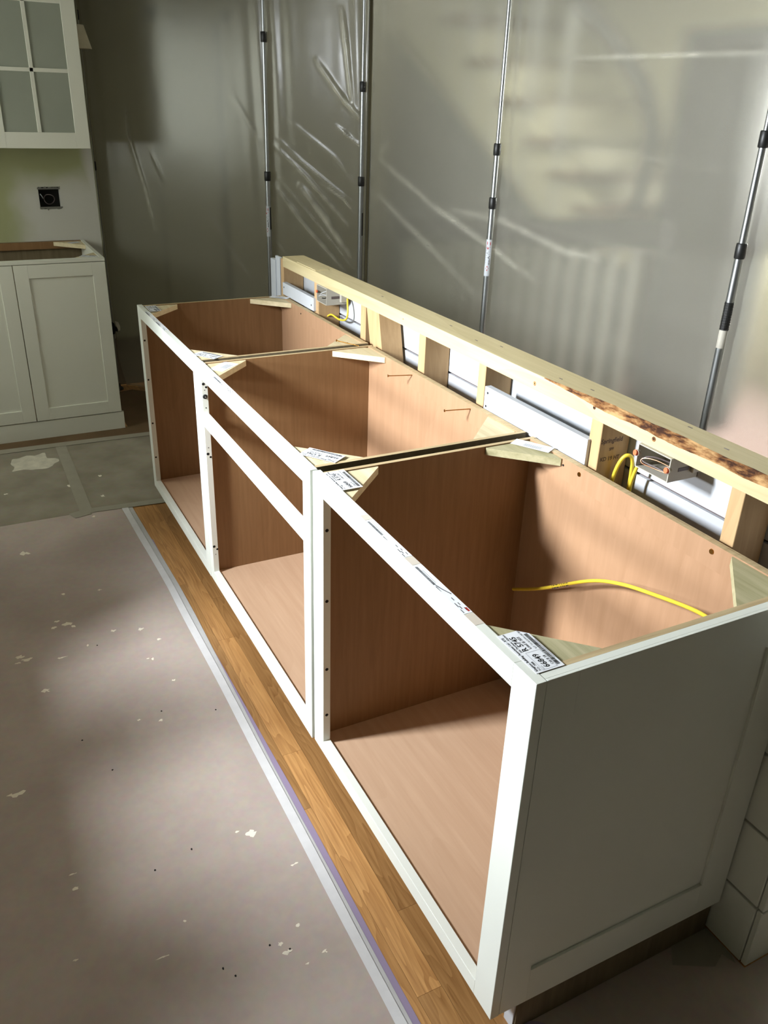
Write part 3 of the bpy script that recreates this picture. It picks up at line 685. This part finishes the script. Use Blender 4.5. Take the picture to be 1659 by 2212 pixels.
tag(k2, 'yellow cable looped upwards behind the nearest cabinet, left of the near outlet box', 'cable')
k3 = build('electric_cable', MB().tube([(-0.537, 0.662, 0.60), (-0.537, 0.662, 0.82), (-0.533, 0.662, 0.87), (-0.520, 0.664, 0.915), (-0.500, 0.666, 0.945), (-0.478, 0.666, 0.955)], 0.0042, 12), 'yellow', origin=(-0.53, 0.66, 0.8), smooth=True)
tag(k3, 'yellow cable rising straight beside the near outlet box, behind its left corner', 'cable')

# stud stamp
v, f = text_mesh('Springfield', 0.016, 0.0004); v2, f2 = text_mesh('SPF', 0.010, 0.0003); v3, f3 = text_mesh('KD 19 HT', 0.014, 0.0004)
sm = MB()
for vv, ff, oy, oz in ((v, f, 0.613, 0.932), (v2, f2, 0.640, 0.912), (v3, f3, 0.617, 0.888)):
    sm.add([(-0.5986, oy+p[0]*0.95, oz+p[1]) for p in vv], ff)
build('grade_stamp', sm, 'tread', sw)

# ------------------------------------------------------------------ plastic film barrier and its spring poles
A0 = Vector((-4.30, 0.19)); A1 = Vector((-3.255, 1.30)); B1 = Vector((1.3, 1.62)); B0 = A1
foldsA = [([(0.216,1.553),(0.212,1.411),(0.289,1.12),(0.325,0.932)],1.0,.010),([(0.338,1.328),(0.393,1.206)],.7,.006),
 ([(1.049,1.434),(1.187,1.323),(1.322,1.232),(1.469,1.141)],.8,.006),([(1.093,1.529),(1.358,1.352),(1.505,1.187)],.5,.007),
 ([(1.173,1.213),(1.31,1.065),(1.461,0.869)],1.6,.016),([(1.035,1.206),(1.208,1.013),(1.424,0.807)],1.2,.011),
 ([(1.061,1.24),(1.284,1.018),(1.488,0.8)],.8,.006),([(1.357,1.498),(1.501,1.4)],.8,.006),([(1.264,1.775),(1.392,1.62),(1.498,1.523)],1.1,.010),
 ([(1.389,1.984),(1.413,1.835),(1.451,1.542)],.9,.010),([(1.285,1.23),(1.408,1.16),(1.47,1.093)],.9,.007),
 ([(1.03,1.40),(1.20,1.26),(1.35,1.12),(1.45,1.02)],1.0,.009),([(0.95,1.02),(1.1,.86),(1.25,.74)],.5,.006),([(0.62,1.1),(0.78,.86),(0.9,.70)],.35,.008),([(0.825,1.603),(0.966,1.398)],.3,.012)]
foldsB = [([(0.083,1.364),(0.499,1.197),(1.031,1.036),(1.218,0.984)],.5,.012),([(0.045,1.213),(0.352,1.077),(0.894,0.837)],.45,.014),
 ([(0.611,1.19),(1.011,1.18),(1.388,1.118),(1.585,1.124)],.42,.012),([(1.274,1.774),(1.747,1.771),(2.174,1.775)],.5,.006),
 ([(0.999,1.484),(1.67,1.477),(2.087,1.456)],.14,.006),([(0.978,1.194),(1.665,1.184),(1.976,1.179)],.12,.006),([(0.082,1.384),(0.164,1.45)],.25,.008)]
def seg_d(px, pz, a, b):
    ax, az = a; bx, bz = b; dx, dz = bx-ax, bz-az
    t = max(0, min(1, ((px-ax)*dx+(pz-az)*dz)/(dx*dx+dz*dz)))
    return math.hypot(px-ax-t*dx, pz-az-t*dz), t
def film(path, folds, name, step, gathers, parent):
    path = [Vector(p) for p in path]; cum = [0.0]
    for a, b in zip(path[:-1], path[1:]): cum.append(cum[-1]+(b-a).length)
    L_ = cum[-1]
    def at_(s_):
        k = 0
        while k < len(path)-2 and s_ > cum[k+1]: k += 1
        d = (path[k+1]-path[k]).normalized(); return path[k]+d*(s_-cum[k]), Vector((d.y, -d.x))   # normal towards the kitchen
    nx = int(L_/step); nz = int(2.43/step)
    vs = []; cr = []
    boxes = [(min(p[0] for p in f[0])-.05, max(p[0] for p in f[0])+.05, min(p[1] for p in f[0])-.05, max(p[1] for p in f[0])+.05) for f in folds]
    for j in range(nz+1):
        z = 0.003+2.43*j/nz
        for i in range(nx+1):
            s_ = L_*i/nx; off = 0.0; c = 0.0
            for (pl, amp, wd), bx in zip(folds, boxes):
                if s_ < bx[0] or s_ > bx[1] or z < bx[2] or z > bx[3]: continue
                best = 9
                n_ = len(pl)-1; tt = 0
                for k in range(n_):
                    dd, t = seg_d(s_, z, pl[k], pl[k+1])
                    if dd < best: best = dd; tt = (k+t)/n_
                taper = math.sin(math.pi*min(1, max(0.04, tt*0.96+0.02)))**0.6
                rag = 0.75+0.5*noise.noise(Vector((s_*25, z*25, amp)))
                g = math.exp(-(best/wd)**2)*taper
                off += 0.006*amp*g; c = max(c, amp*g*rag)
            off += 0.006*noise.noise(Vector((s_*2.2, z*1.1, 5)))
            # gentle gathers next to the poles
            for gs in gathers:
                u = abs(s_-gs)
                if u < 0.35: off += 0.003*math.sin(70*(s_-gs)+z*3.0)*math.exp(-(u/0.10)**2)*(0.4+0.6*max(0, z-0.9))
            if z < 0.25: off -= (0.25-z)**2*0.9
            q_, nrm = at_(s_); p = q_+nrm*off
            vs.append((p.x, p.y, z)); cr.append(min(1.5, c)*0.75)  # whitens doubled folds, raised further to paint in their highlights
    fs = [(j*(nx+1)+i, j*(nx+1)+i+1, (j+1)*(nx+1)+i+1, (j+1)*(nx+1)+i) for j in range(nz) for i in range(nx)]
    mb = MB(); mb.v = vs; mb.f = fs; mb.mi = [0]*len(fs)
    o = build(name, mb, 'film', parent, smooth=True)
    at = o.data.attributes.new('crease', 'FLOAT', 'POINT'); at.data.foreach_set('value', cr)
    so = o.modifiers.new('thickness', 'SOLIDIFY'); so.thickness = 0.0008; so.offset = 0
    return o
pf = thing('plastic_film', (-3.8, 0.75, 0), 'plastic dust sheet with glossy diagonal creases, from the green wall to the bright-creased corner', 'plastic sheet')
film([A0, A1], foldsA, 'film_panel', 0.008, [0.0, 1.02, 1.52], pf)
pf2 = thing('plastic_film', (-1.2, 1.5, 0), 'milky plastic dust sheet behind the stud wall, with the blurred staircase showing through', 'plastic sheet')
film([(-3.245, 1.312), (-2.30, 1.452), (-1.05, 1.512), (1.3, 1.60)], foldsB, 'film_panel', 0.012, [0.0, 0.97, 2.2], pf2)

def pole(x, y, z_up, label, lab=False, grip=False):
    t = thing('spring_pole', (x, y, 0), label, 'pole', 'telescopic aluminium poles holding up the plastic')
    z1 = 1.25; z2 = z_up
    def T(p): return p
    build('lower_tube', MB().cyl((x, y, 0.02), (x, y, z1), 0.0125, n=24), 'alu', t, smooth=True)
    build('middle_tube', MB().cyl((x, y, z1), (x, y, z2), 0.0102, n=24), 'alu', t, smooth=True)
    build('upper_tube', MB().cyl((x, y, z2), (x, y, 2.41), 0.0080, n=24), 'alu', t, smooth=True)
    for zc, r in ((z1, 0.0162), (z2, 0.0148)):
        build('clamp', MB().lathe([(0.008, zc-0.024), (r-0.002, zc-0.024), (r, zc-0.021), (r, zc+0.018), (r-0.002, zc+0.021), (0.008, zc+0.021)], (x, y), 24), 'black', t, smooth=True)
    build('foot', MB().lathe([(0.0, 0.0), (0.03, 0.0), (0.03, 0.008), (0.016, 0.02), (0.013, 0.04), (0.0, 0.04)], (x, y), 20), 'black', t, smooth=True)
    build('head_plate', MB().box(x-0.06, x+0.06, y-0.03, y+0.03, 2.405, 2.42, c=0.003), 'black', t)
    # direction to the camera in plan, for the side on which stickers sit
    dv = Vector((CAMP.x-x, CAMP.y-y)).normalized(); ang = math.atan2(dv.y, dv.x)
    def wrap(name, a0, a1, za, zb, mt, r=0.0129):
        mb = MB(); n = 14; vs = []
        for z in (za, zb):
            for k in range(n+1):
                a = ang+a0+(a1-a0)*k/n
                vs.append((x+r*math.cos(a), y+r*math.sin(a), z))
        mb.add(vs, [(k, k+1, n+2+k, n+1+k) for k in range(n)]); return build(name, mb, mt, t, smooth=True)
    if lab:
        o = wrap('wrap_label', -1.5+lab, 1.2+lab, 0.955, 1.105, 'primer')
        def words(s, size, a_c, z_top, mt, b=0.0006, r=0.0132):
            v_, f_ = text_mesh(s, size, b); mb = MB(); hgt = size*0.7
            mb.add([(x+r*math.cos(ang+lab+a_c-(hgt/2-p[1])/r*-1), y+r*math.sin(ang+lab+a_c-(hgt/2-p[1])/r*-1), z_top-p[0]) for p in v_], f_)
            return mb
        mb = words('ZIP', 0.022, 0.0, 1.097, 'inkr'); m2 = words('WALL', 0.022, 0.0, 1.062, 'ink')
        n0 = len(mb.f); mb.add(m2.v, m2.f, 1)
        # small diamond mark under the word
        r = 0.0133
        def pt(a, z): return (x+r*math.cos(ang+lab+a), y+r*math.sin(ang+lab+a), z)
        mb.add([pt(0, 0.998), pt(0.55, 0.987), pt(0, 0.976), pt(-0.55, 0.987)], [(0, 1, 2, 3)], 0)
        r = 0.0134
        mb.add([pt(0, 0.993), pt(0.3, 0.987), pt(0, 0.981), pt(-0.3, 0.987)], [(0, 1, 2, 3)], 2)
        mb.add([pt(-1.05, 1.09), pt(-0.95, 1.09), pt(-0.95, 1.0), pt(-1.05, 1.0)], [(0, 1, 2, 3)], 3)
        build('label_print', mb, ['inkr', 'ink', 'primer', 'inkg'], t)
    if grip:
        mb = MB(); g0, g1 = 1.012, 1.097; n = 11; prof = [(0.0125, g0)]
        for k in range(n):
            z = g0+(g1-g0)*k/n; prof += [(0.0142, z), (0.0142, z+0.005), (0.0134, z+0.0055), (0.0134, z+0.0072)]
        prof += [(0.0142, g1), (0.0125, g1)]
        build('grip', mb.lathe(prof, (x, y), 20), 'black', t)
        o = wrap('wrap_label', -1.4, 0.9, 0.955, 1.012, 'boxwhite')
    if grip is None:
        wrap('grip_strip', 0.5, 1.3, 0.99, 1.10, 'black', 0.0134)
    return t
pole(-4.275, 0.166, 1.95, 'aluminium pole at the end of the green kitchen wall, half hidden by it')
pole(-3.59, 0.905, 1.868, 'aluminium pole second from the left, just left of the far end of the stud wall', lab=-0.75, grip=None)
pole(-3.27, 1.28, 1.670, 'aluminium pole beside the brightest creases of the plastic', grip=None)
pole(-2.305, 1.42, 1.454, 'aluminium pole with a white sticker printed in red and black', lab=-0.15)
pole(-1.06, 1.475, 1.555, 'aluminium pole at the right with a ribbed black grip', grip=True)

# ------------------------------------------------------------------ floor paper, tapes and spots
def flat(name, poly, z0, z1, mt, parent=None, origin=None):
    return build(name, MB().prism(poly, 'z', z0, z1), mt, parent, origin=origin)
def wavy(xa, xb, y, n, amp, seed, f=2.0):
    return [(xa+(xb-xa)*i/n, y+amp*noise.noise(Vector(((xa+(xb-xa)*i/n)*f, seed, 0)))) for i in range(n+1)]
s1 = flat('floor_paper', [(-2.655, -1.9), (2.6, -1.9)]+wavy(2.6, -2.655, -0.122, 80, 0.004, 1), 0.0002, 0.0014, 'floorpaper', origin=(-1, -0.8, 0))
tag(s1, 'large grey floor protection paper beside the oak strip, flecked with plaster', 'floor paper')
s2 = flat('floor_paper', [(-3.49, -0.285), (-2.64, -0.275), (-2.64, 0.10), (-3.47, 0.16)], 0.0002, 0.0014, 'floorpaper2', origin=(-3, 0, 0))
tag(s2, 'small dusty paper piece between the far cabinets', 'floor paper')
s3 = flat('floor_paper', [(-3.50, -1.9), (-2.657, -1.9), (-2.657, -0.29), (-3.49, -0.29)], 0.0002, 0.0013, 'floorpaper2', origin=(-3, -1, 0))
tag(s3, 'dusty paper in front of the closed ivory cabinet, with a big plaster splash', 'floor paper')
s4 = flat('floor_paper', [(-0.016, 0.082), (2.6, 0.080), (2.6, 1.35), (0.089, 1.35), (0.089, 0.594), (-0.016, 0.594)], 0.0002, 0.0014, 'floorpaper', origin=(0.5, 0.5, 0))
tag(s4, 'brown-grey floor paper beside the panelled cabinet end', 'floor paper')
s5 = flat('floor_paper', [(-4.20, 0.085), (-3.62, 0.085), (-3.62, -1.1), (-3.50, -1.1), (-3.47, 0.17), (-2.70, 0.12), (-2.72, 0.60), (-3.9, 0.60), (-4.24, 0.24)], 0.0001, 0.0010, 'kraft', origin=(-3.7, 0.3, 0))
tag(s5, 'dark brown kraft paper around the closed ivory cabinet', 'floor paper')
def tape(xy, z, mt, label, cat='tape'):
    o = flat('floor_tape', xy, z, z+0.0006, mt, origin=(xy[0][0], xy[0][1], 0)); return tag(o, label, cat)
n_ = 90
e0 = wavy(-2.640, -0.02, -0.1275, n_, 0.004, 11); e1 = wavy(-0.02, -2.640, -0.1035, n_, 0.003, 12)
e0 = [(x, y-0.02*max(0, (-1.9-x))/0.75) for x, y in e0]; e1 = [(x, y-0.018*max(0, (-1.9-x))/0.75) for x, y in e1]
tape(e0+e1, 0.0028, 'tape', 'long pale seam tape along the edge of the big floor paper')
f0 = wavy(-2.640, -0.02, -0.1040, n_, 0.003, 12); f1 = wavy(-0.02, -2.640, -0.0950, n_, 0.003, 14)
f0 = [(x, y-0.018*max(0, (-1.9-x))/0.75+0.0004) for x, y in f0]; f1 = [(x, y-0.018*max(0, (-1.9-x))/0.75+0.010*max(0, min(1, (-0.9-x)/0.8))) for x, y in f1]
tape(f0+f1, 0.0009, 'tape2', 'second narrow pale tape strip beside the oak boards')
g0 = wavy(-2.3, -0.02, -0.1000, n_, 0.003, 12); g1 = wavy(-0.02, -2.3, -0.0800, n_, 0.002, 15)
g1 = [(x, y-0.010*max(0, min(1, (-0.8-x)/0.9))) for x, y in g1]
tape(g0+g1, 0.0002, 'purple', 'lilac masking tape under the seam tape, against the oak boards')
tape([(-2.680, -0.262), (-2.640, -0.285), (-2.615, 0.012), (-2.612, 0.09), (-2.655, 0.09), (-2.660, 0.02)], 0.0030, 'taped', 'tape across the far end of the oak strip')
tape([(-3.475, -0.255), (-2.655, -0.262), (-2.640, -0.315), (-3.475, -0.305)], 0.0023, 'taped', 'dusty tape running toward the closed ivory cabinet')
tape([(-3.53, -1.2), (-3.47, -1.2), (-3.455, -0.25), (-3.44, 0.20), (-3.49, 0.22), (-3.51, -0.25)], 0.0031, 'taped', 'dusty tape along the foot of the closed ivory cabinet')
tape([(-2.66, -0.36), (-2.61, -0.34), (-2.625, -0.27), (-2.68, -0.29)], 0.0032, 'taped', 'short torn tape piece at the crossing of the dusty tapes')
tape([(-0.040, 0.074), (-0.010, 0.088), (0.02, 0.115), (0.02, 0.16), (-0.008, 0.13), (-0.03, 0.095)], 0.0016, 'purple', 'scrap of lilac tape under the near cabinet corner')
tape([(-0.030, 0.50), (0.018, 0.46), (0.060, 0.54), (0.045, 0.575), (0.074, 0.585), (0.055, 0.592), (-0.025, 0.592)], 0.0016, 'taped', 'torn tape at the foot of the shiplap corner')
# plaster spots, each a thin crust on the paper
def blob(cx, cy, rx, ry, seed, n=22, rag=0.35):
    return [(cx+rx*math.cos(2*math.pi*k/n)*(1+rag*noise.noise(Vector((math.cos(2*math.pi*k/n)*1.5, math.sin(2*math.pi*k/n)*1.5, seed)))*1.6),
             cy+ry*math.sin(2*math.pi*k/n)*(1+rag*noise.noise(Vector((math.cos(2*math.pi*k/n)*1.5+9, math.sin(2*math.pi*k/n)*1.5, seed)))*1.6)) for k in range(n)]
flat('plaster_splash', blob(-3.30, -0.43, 0.105, 0.105, 3, 40, 0.5), 0.0013, 0.0018, 'plaster', s3)
def unpix(u, v):
    d = F+R*((u-829.5)/1808.04)-U*((v-1106)/1808.04); t = -CAMP.z/d.z; return CAMP+d*t
spots = [(145, 1350, 13, 8), (115, 1357, 8, 4), (160, 1353, 9, 4), (123, 1343, 6, 4), (43, 1420, 9, 7), (60, 1425, 8, 8), (40, 1433, 5, 4), (131, 1422, 4, 7), (55, 1196, 14, 8), (245, 1363, 6, 5),
         (305, 1360, 8, 5), (343, 1381, 7, 5), (100, 1493, 13, 6), (35, 1716, 12, 11), (137, 1284, 5, 4), (203, 1116, 5, 3), (222, 1072, 9, 3), (215, 1275, 4, 3), (375, 1470, 5, 3),
         (543, 1800, 12, 9), (512, 1798, 4, 3), (353, 2068, 3, 9), (622, 2057, 8, 7), (605, 2040, 6, 4), (703, 2055, 6, 5), (643, 2000, 5, 4), (155, 1890, 3, 6), (163, 1921, 6, 6), (163, 2075, 4, 3),
         (665, 2082, 4, 3), (300, 1556, 4, 3), (348, 1557, 5, 3), (330, 1424, 6, 2), (320, 1423, 3, 2), (190, 1395, 6, 2), (635, 1868, 4, 8), (400, 1990, 4, 3), (12, 1068, 5, 3), (150, 1050, 10, 4), (215, 1028, 7, 3)]
for i, (u, v, a, b) in enumerate(spots):
    p = unpix(u, v); k = (p-CAMP).length/1808.04
    par = s1 if p.x > -2.65 else (s3 if p.y < -0.29 else s2)
    flat('plaster_fleck', blob(p.x, p.y, max(0.0015, a*k*0.55), max(0.0015, b*k*1.1), i*1.7, 14, 0.8), 0.0012, 0.0017, 'paint_drop', par)
for i, (u, v) in enumerate([(335, 1881), (349, 1537), (466, 1534), (210, 1395), (414, 1835), (243, 1664), (583, 2043), (509, 2109), (626, 2051), (482, 2093), (178, 1600)]):
    p = unpix(u, v); flat('dark_crumb', blob(p.x, p.y, 0.0026, 0.0022, i, 8, 0.4), 0.0012, 0.0022, 'hole', s1)

# ------------------------------------------------------------------ closed base cabinet and glazed wall cabinet on the left
lb = thing('base_cabinet', (-3.9, -0.36, 0), 'closed ivory base cabinet with shaker doors and no worktop, by the green wall', 'cabinet')
LX = -3.603; LY = 0.060; LYL = -1.20; LT = 0.884
def shaker(parent, y0, y1, z0, z1, x, name='door', st=0.062, mt='cream', panel=True):
    d = build(name, MB().box(x-0.018, x-0.007, y0+0.01, y1-0.01, z0+0.01, z1-0.01), mt, parent)
    build('door_stile', MB().box(x-0.019, x, y0, y0+st, z0, z1, c=0.0008), mt, d); build('door_stile', MB().box(x-0.019, x, y1-st, y1, z0, z1, c=0.0008), mt, d)
    build('door_rail', MB().box(x-0.019, x, y0+st, y1-st, z0, z0+st, c=0.0008), mt, d); build('door_rail', MB().box(x-0.019, x, y0+st, y1-st, z1-st, z1, c=0.0008), mt, d)
    return d
shaker(lb, -0.3585, LY-0.001, 0.097, 0.866, LX); shaker(lb, -0.778, -0.3625, 0.097, 0.866, LX); shaker(lb, -1.198, -0.782, 0.097, 0.866, LX)
build('face_frame', MB().box(LX-0.040, LX-0.0205, LYL, LY, 0.868, LT, c=0.0006).box(LX-0.040, LX-0.0205, LY-0.02, LY, 0.0, 0.868).box(LX-0.040, LX-0.0205, LYL, LYL+0.02, 0.0, 0.868), 'cream', lb)
build('top_edge', MB().box(LX-0.020, LX-0.001, LYL, LY, 0.869, LT, c=0.0006), 'cream', lb)
build('side_panel', MB().box(-4.2, LX-0.0405, LY-0.018, LY, 0.0, LT-0.001), 'cream', lb)
build('side_panel', MB().box(-4.2, LX-0.0405, LYL, LYL+0.018, 0.0, LT-0.001), 'cream', lb)
build('back_panel', MB().box(-4.205, -4.195, LYL+0.018, LY-0.018, 0.10, LT-0.002), 'plyout', lb)  # dark ply stands in for the shade inside the cabinet
build('hanging_rail', MB().box(-4.194, -4.178, LYL+0.018, LY-0.018, 0.845, LT-0.002), 'lam_shade', lb)
build('bottom_panel', MB().box(-4.178, LX-0.041, LYL+0.019, LY-0.019, 0.10, 0.115), 'lam_x', lb)
build('plinth', MB().box(LX-0.020, LX-0.004, LYL, LY+0.010, 0.0, 0.092, c=0.0008), 'cream', lb)
ba = build('corner_block', MB().prism([(-4.177, LY-0.019), (-4.177, LY-0.16), (-4.03, LY-0.019)], 'z', LT-0.024, LT-0.004), 'block', lb)
bb = build('corner_block', MB().prism([(LX-0.041, LY-0.019), (LX-0.041, LY-0.15), (LX-0.19, LY-0.019)], 'z', LT-0.024, LT-0.004), 'block', lb)
lab(bb, LX-0.085, LY-0.060, 60, 0.08, 0.05, z=LT-0.0038); lab(ba, -4.13, LY-0.06, 120, 0.06, 0.04, z=LT-0.0038)

ub = thing('wall_cabinet', (-4.05, -0.12, 1.355), 'white wall cabinet with small frosted panes, high on the green wall', 'cabinet')
UX = -3.885; UY0, UY1 = -0.345, 0.100; UZ0, UZ1 = 1.356, 2.30
build('carcass', MB().box(-4.208, UX-0.020, UY0-0.45, UY1, UZ0+0.004, UZ1, c=0.001), 'cream', ub)
gd = build('door', MB().box(UX-0.019, UX, UY0, UY0+0.065, UZ0, UZ1, c=0.001).box(UX-0.019, UX, UY1-0.063, UY1, UZ0, UZ1, c=0.001)
           .box(UX-0.019, UX, UY0+0.065, UY1-0.063, UZ0, UZ0+0.070).box(UX-0.019, UX, UY0+0.065, UY1-0.063, UZ1-0.07, UZ1), 'cream', ub)
colsy = [(-0.280, -0.1325), (-0.1155, 0.037)]; rowsz = [(1.426, 1.682), (1.699, 1.963), (1.980, 2.230)]
build('muntin', MB().box(UX-0.015, UX-0.001, -0.1325, -0.1155, 1.426, 2.230, c=0.001), 'cream', gd)
for z0_, z1_ in ((1.682, 1.699), (1.963, 1.980)): build('muntin', MB().box(UX-0.015, UX-0.001, -0.280, 0.037, z0_, z1_, c=0.001), 'cream', gd)
for a, b in colsy:
    for z0_, z1_ in rowsz: build('pane', MB().box(UX-0.012, UX-0.008, a, b, z0_, z1_), 'frost', gd)
gd2 = build('door', MB().box(UX-0.019, UX, UY0-0.45, UY0-0.004, UZ0, UZ1, c=0.001), 'cream', ub)
# outlet opening contents
oo = thing('outlet_opening', (-4.25, -0.083, 1.04), 'ragged dark outlet hole with coiled wires in the patched green wall', 'wall opening')
build('box_back', MB().box(-4.262, -4.258, hy0, hy1, hz0, hz1), 'hole', oo)
build('coiled_wire', MB().tube([(-4.22+0.012*math.sin(a*2), -0.085+0.026*math.cos(a), 1.090+0.024*math.sin(a)) for a in [k*0.7 for k in range(14)]], 0.0022, 8, sub=3), 'greywire', oo, smooth=True)
build('wire_end', MB().tube([(-4.225, -0.115, 1.095), (-4.215, -0.120, 1.105), (-4.214, -0.128, 1.118)], 0.002, 8), 'primer', oo, smooth=True)
def ragged(y0_, y1_, zb_, h, seed, up=1):
    n = 14; top = [(y0_+(y1_-y0_)*i/n, zb_+up*(h*(0.55+0.9*noise.noise(Vector((i*0.9, seed, 0)))))) for i in range(n+1)]
    return [(y0_, zb_-up*0.002), (y1_, zb_-up*0.002)]+top[::-1]
build('torn_edge', MB().prism(ragged(hy0-0.004, hy1+0.003, hz1-0.010, 0.014, 2), 'x', -4.2098, -4.2085).prism(ragged(hy0-0.002, hy1+0.006, hz0+0.010, 0.016, 5, -1), 'x', -4.2098, -4.2085), 'drywall', oo)
# torn low opening at the end of the wall
lo2 = thing('cut_opening', (-4.20, 0.18, 0.36), 'torn black hole with a dangling pale flap beside the closed ivory cabinet', 'wall opening')
build('dark_cavity', MB().prism([(0.158, 0.424), (0.172, 0.415), (0.176, 0.398), (0.190, 0.385), (0.186, 0.362), (0.176, 0.370), (0.170, 0.352), (0.158, 0.352)], 'x', -4.215, -4.207), 'hole', lo2)
build('pale_flap', MB().prism([(0.176, 0.428), (0.196, 0.420), (0.203, 0.395), (0.201, 0.372), (0.192, 0.370), (0.182, 0.400)], 'x', -4.207, -4.204), 'plaster', lo2)
# small wall sconce peeping out behind the wall cabinet
sc = thing('wall_sconce', (-4.15, 0.115, 1.80), 'small conical cloth lamp shade peeping out right of the wall cabinet', 'lamp')
build('lamp_shade', MB().lathe([(0.038, 1.893), (0.040, 1.893), (0.068, 1.792), (0.066, 1.792), (0.038, 1.891)], (-4.05, 0.118), 28), 'shade', sc, smooth=True)
build('arm', MB().tube([(-4.208, 0.118, 1.83), (-4.12, 0.118, 1.82), (-4.05, 0.118, 1.83), (-4.05, 0.118, 1.85)], 0.006, 8), 'black', sc, smooth=True)
build('backplate', MB().cyl((-4.2095, 0.118, 1.83), (-4.200, 0.118, 1.83), 0.03, 0.028, 20), 'black', sc, smooth=True)

# opposite run of the galley kitchen, outside the frame
oc = thing('counter_run', (-0.4, -1.6, 0), 'long base cabinet run with grey worktop under the kitchen window', 'cabinet')
build('cabinet_body', MB().box(-1.60, 1.6, -1.965, -1.20, 0.0, 0.87, c=0.002), 'cream', oc)
build('worktop', MB().box(-1.60, 1.6, -1.965, -1.165, 0.871, 0.909, c=0.002), 'counter', oc)
for bx, br, bh, nm in ((-1.545, 0.085, 0.24, 'unseen pail added to shade the floor, far end of the opposite worktop'), (-1.225, 0.055, 0.20, 'unseen can added to shade the floor, middle of the opposite worktop'), (-0.865, 0.055, 0.19, 'unseen can added to shade the floor, near part of the opposite worktop')):  # unseen cans added to cast shadow streaks on the floor
    pc = thing('shadow_can', (bx, -1.12-0.12, 0.9095), nm, 'can')
    build('can_body', MB().lathe([(0.0, 0.910), (br, 0.910), (br, 0.91+bh), (br-0.006, 0.91+bh), (br-0.006, 0.90+bh), (0.0, 0.90+bh)], (bx, -1.24), 24), 'boxwhite', pc, smooth=True)
    build('rim', MB().lathe([(br, 0.905+bh), (br+0.003, 0.908+bh), (br, 0.912+bh)], (bx, -1.24), 24), 'steel', pc, smooth=True)
fr = thing('fridge_blocker', (-2.05, -1.6, 0), 'added unseen refrigerator beside the window run', 'fridge_blocker')  # unseen bulk added to cut off window light towards the left
build('body', MB().box(-2.52, -1.64, -1.965, -1.26, 0.02, 1.80, c=0.008), 'primer', fr)
build('door', MB().box(-2.52, -2.075, -1.255, -1.19, 0.03, 1.80, c=0.008), 'primer', fr)
build('door', MB().box(-2.065, -1.64, -1.255, -1.19, 0.03, 1.80, c=0.008), 'primer', fr)
for x in (-2.11, -2.03): build('handle', MB().cyl((x, -1.16, 0.8), (x, -1.16, 1.5), 0.01, n=12), 'alu', fr, smooth=True)
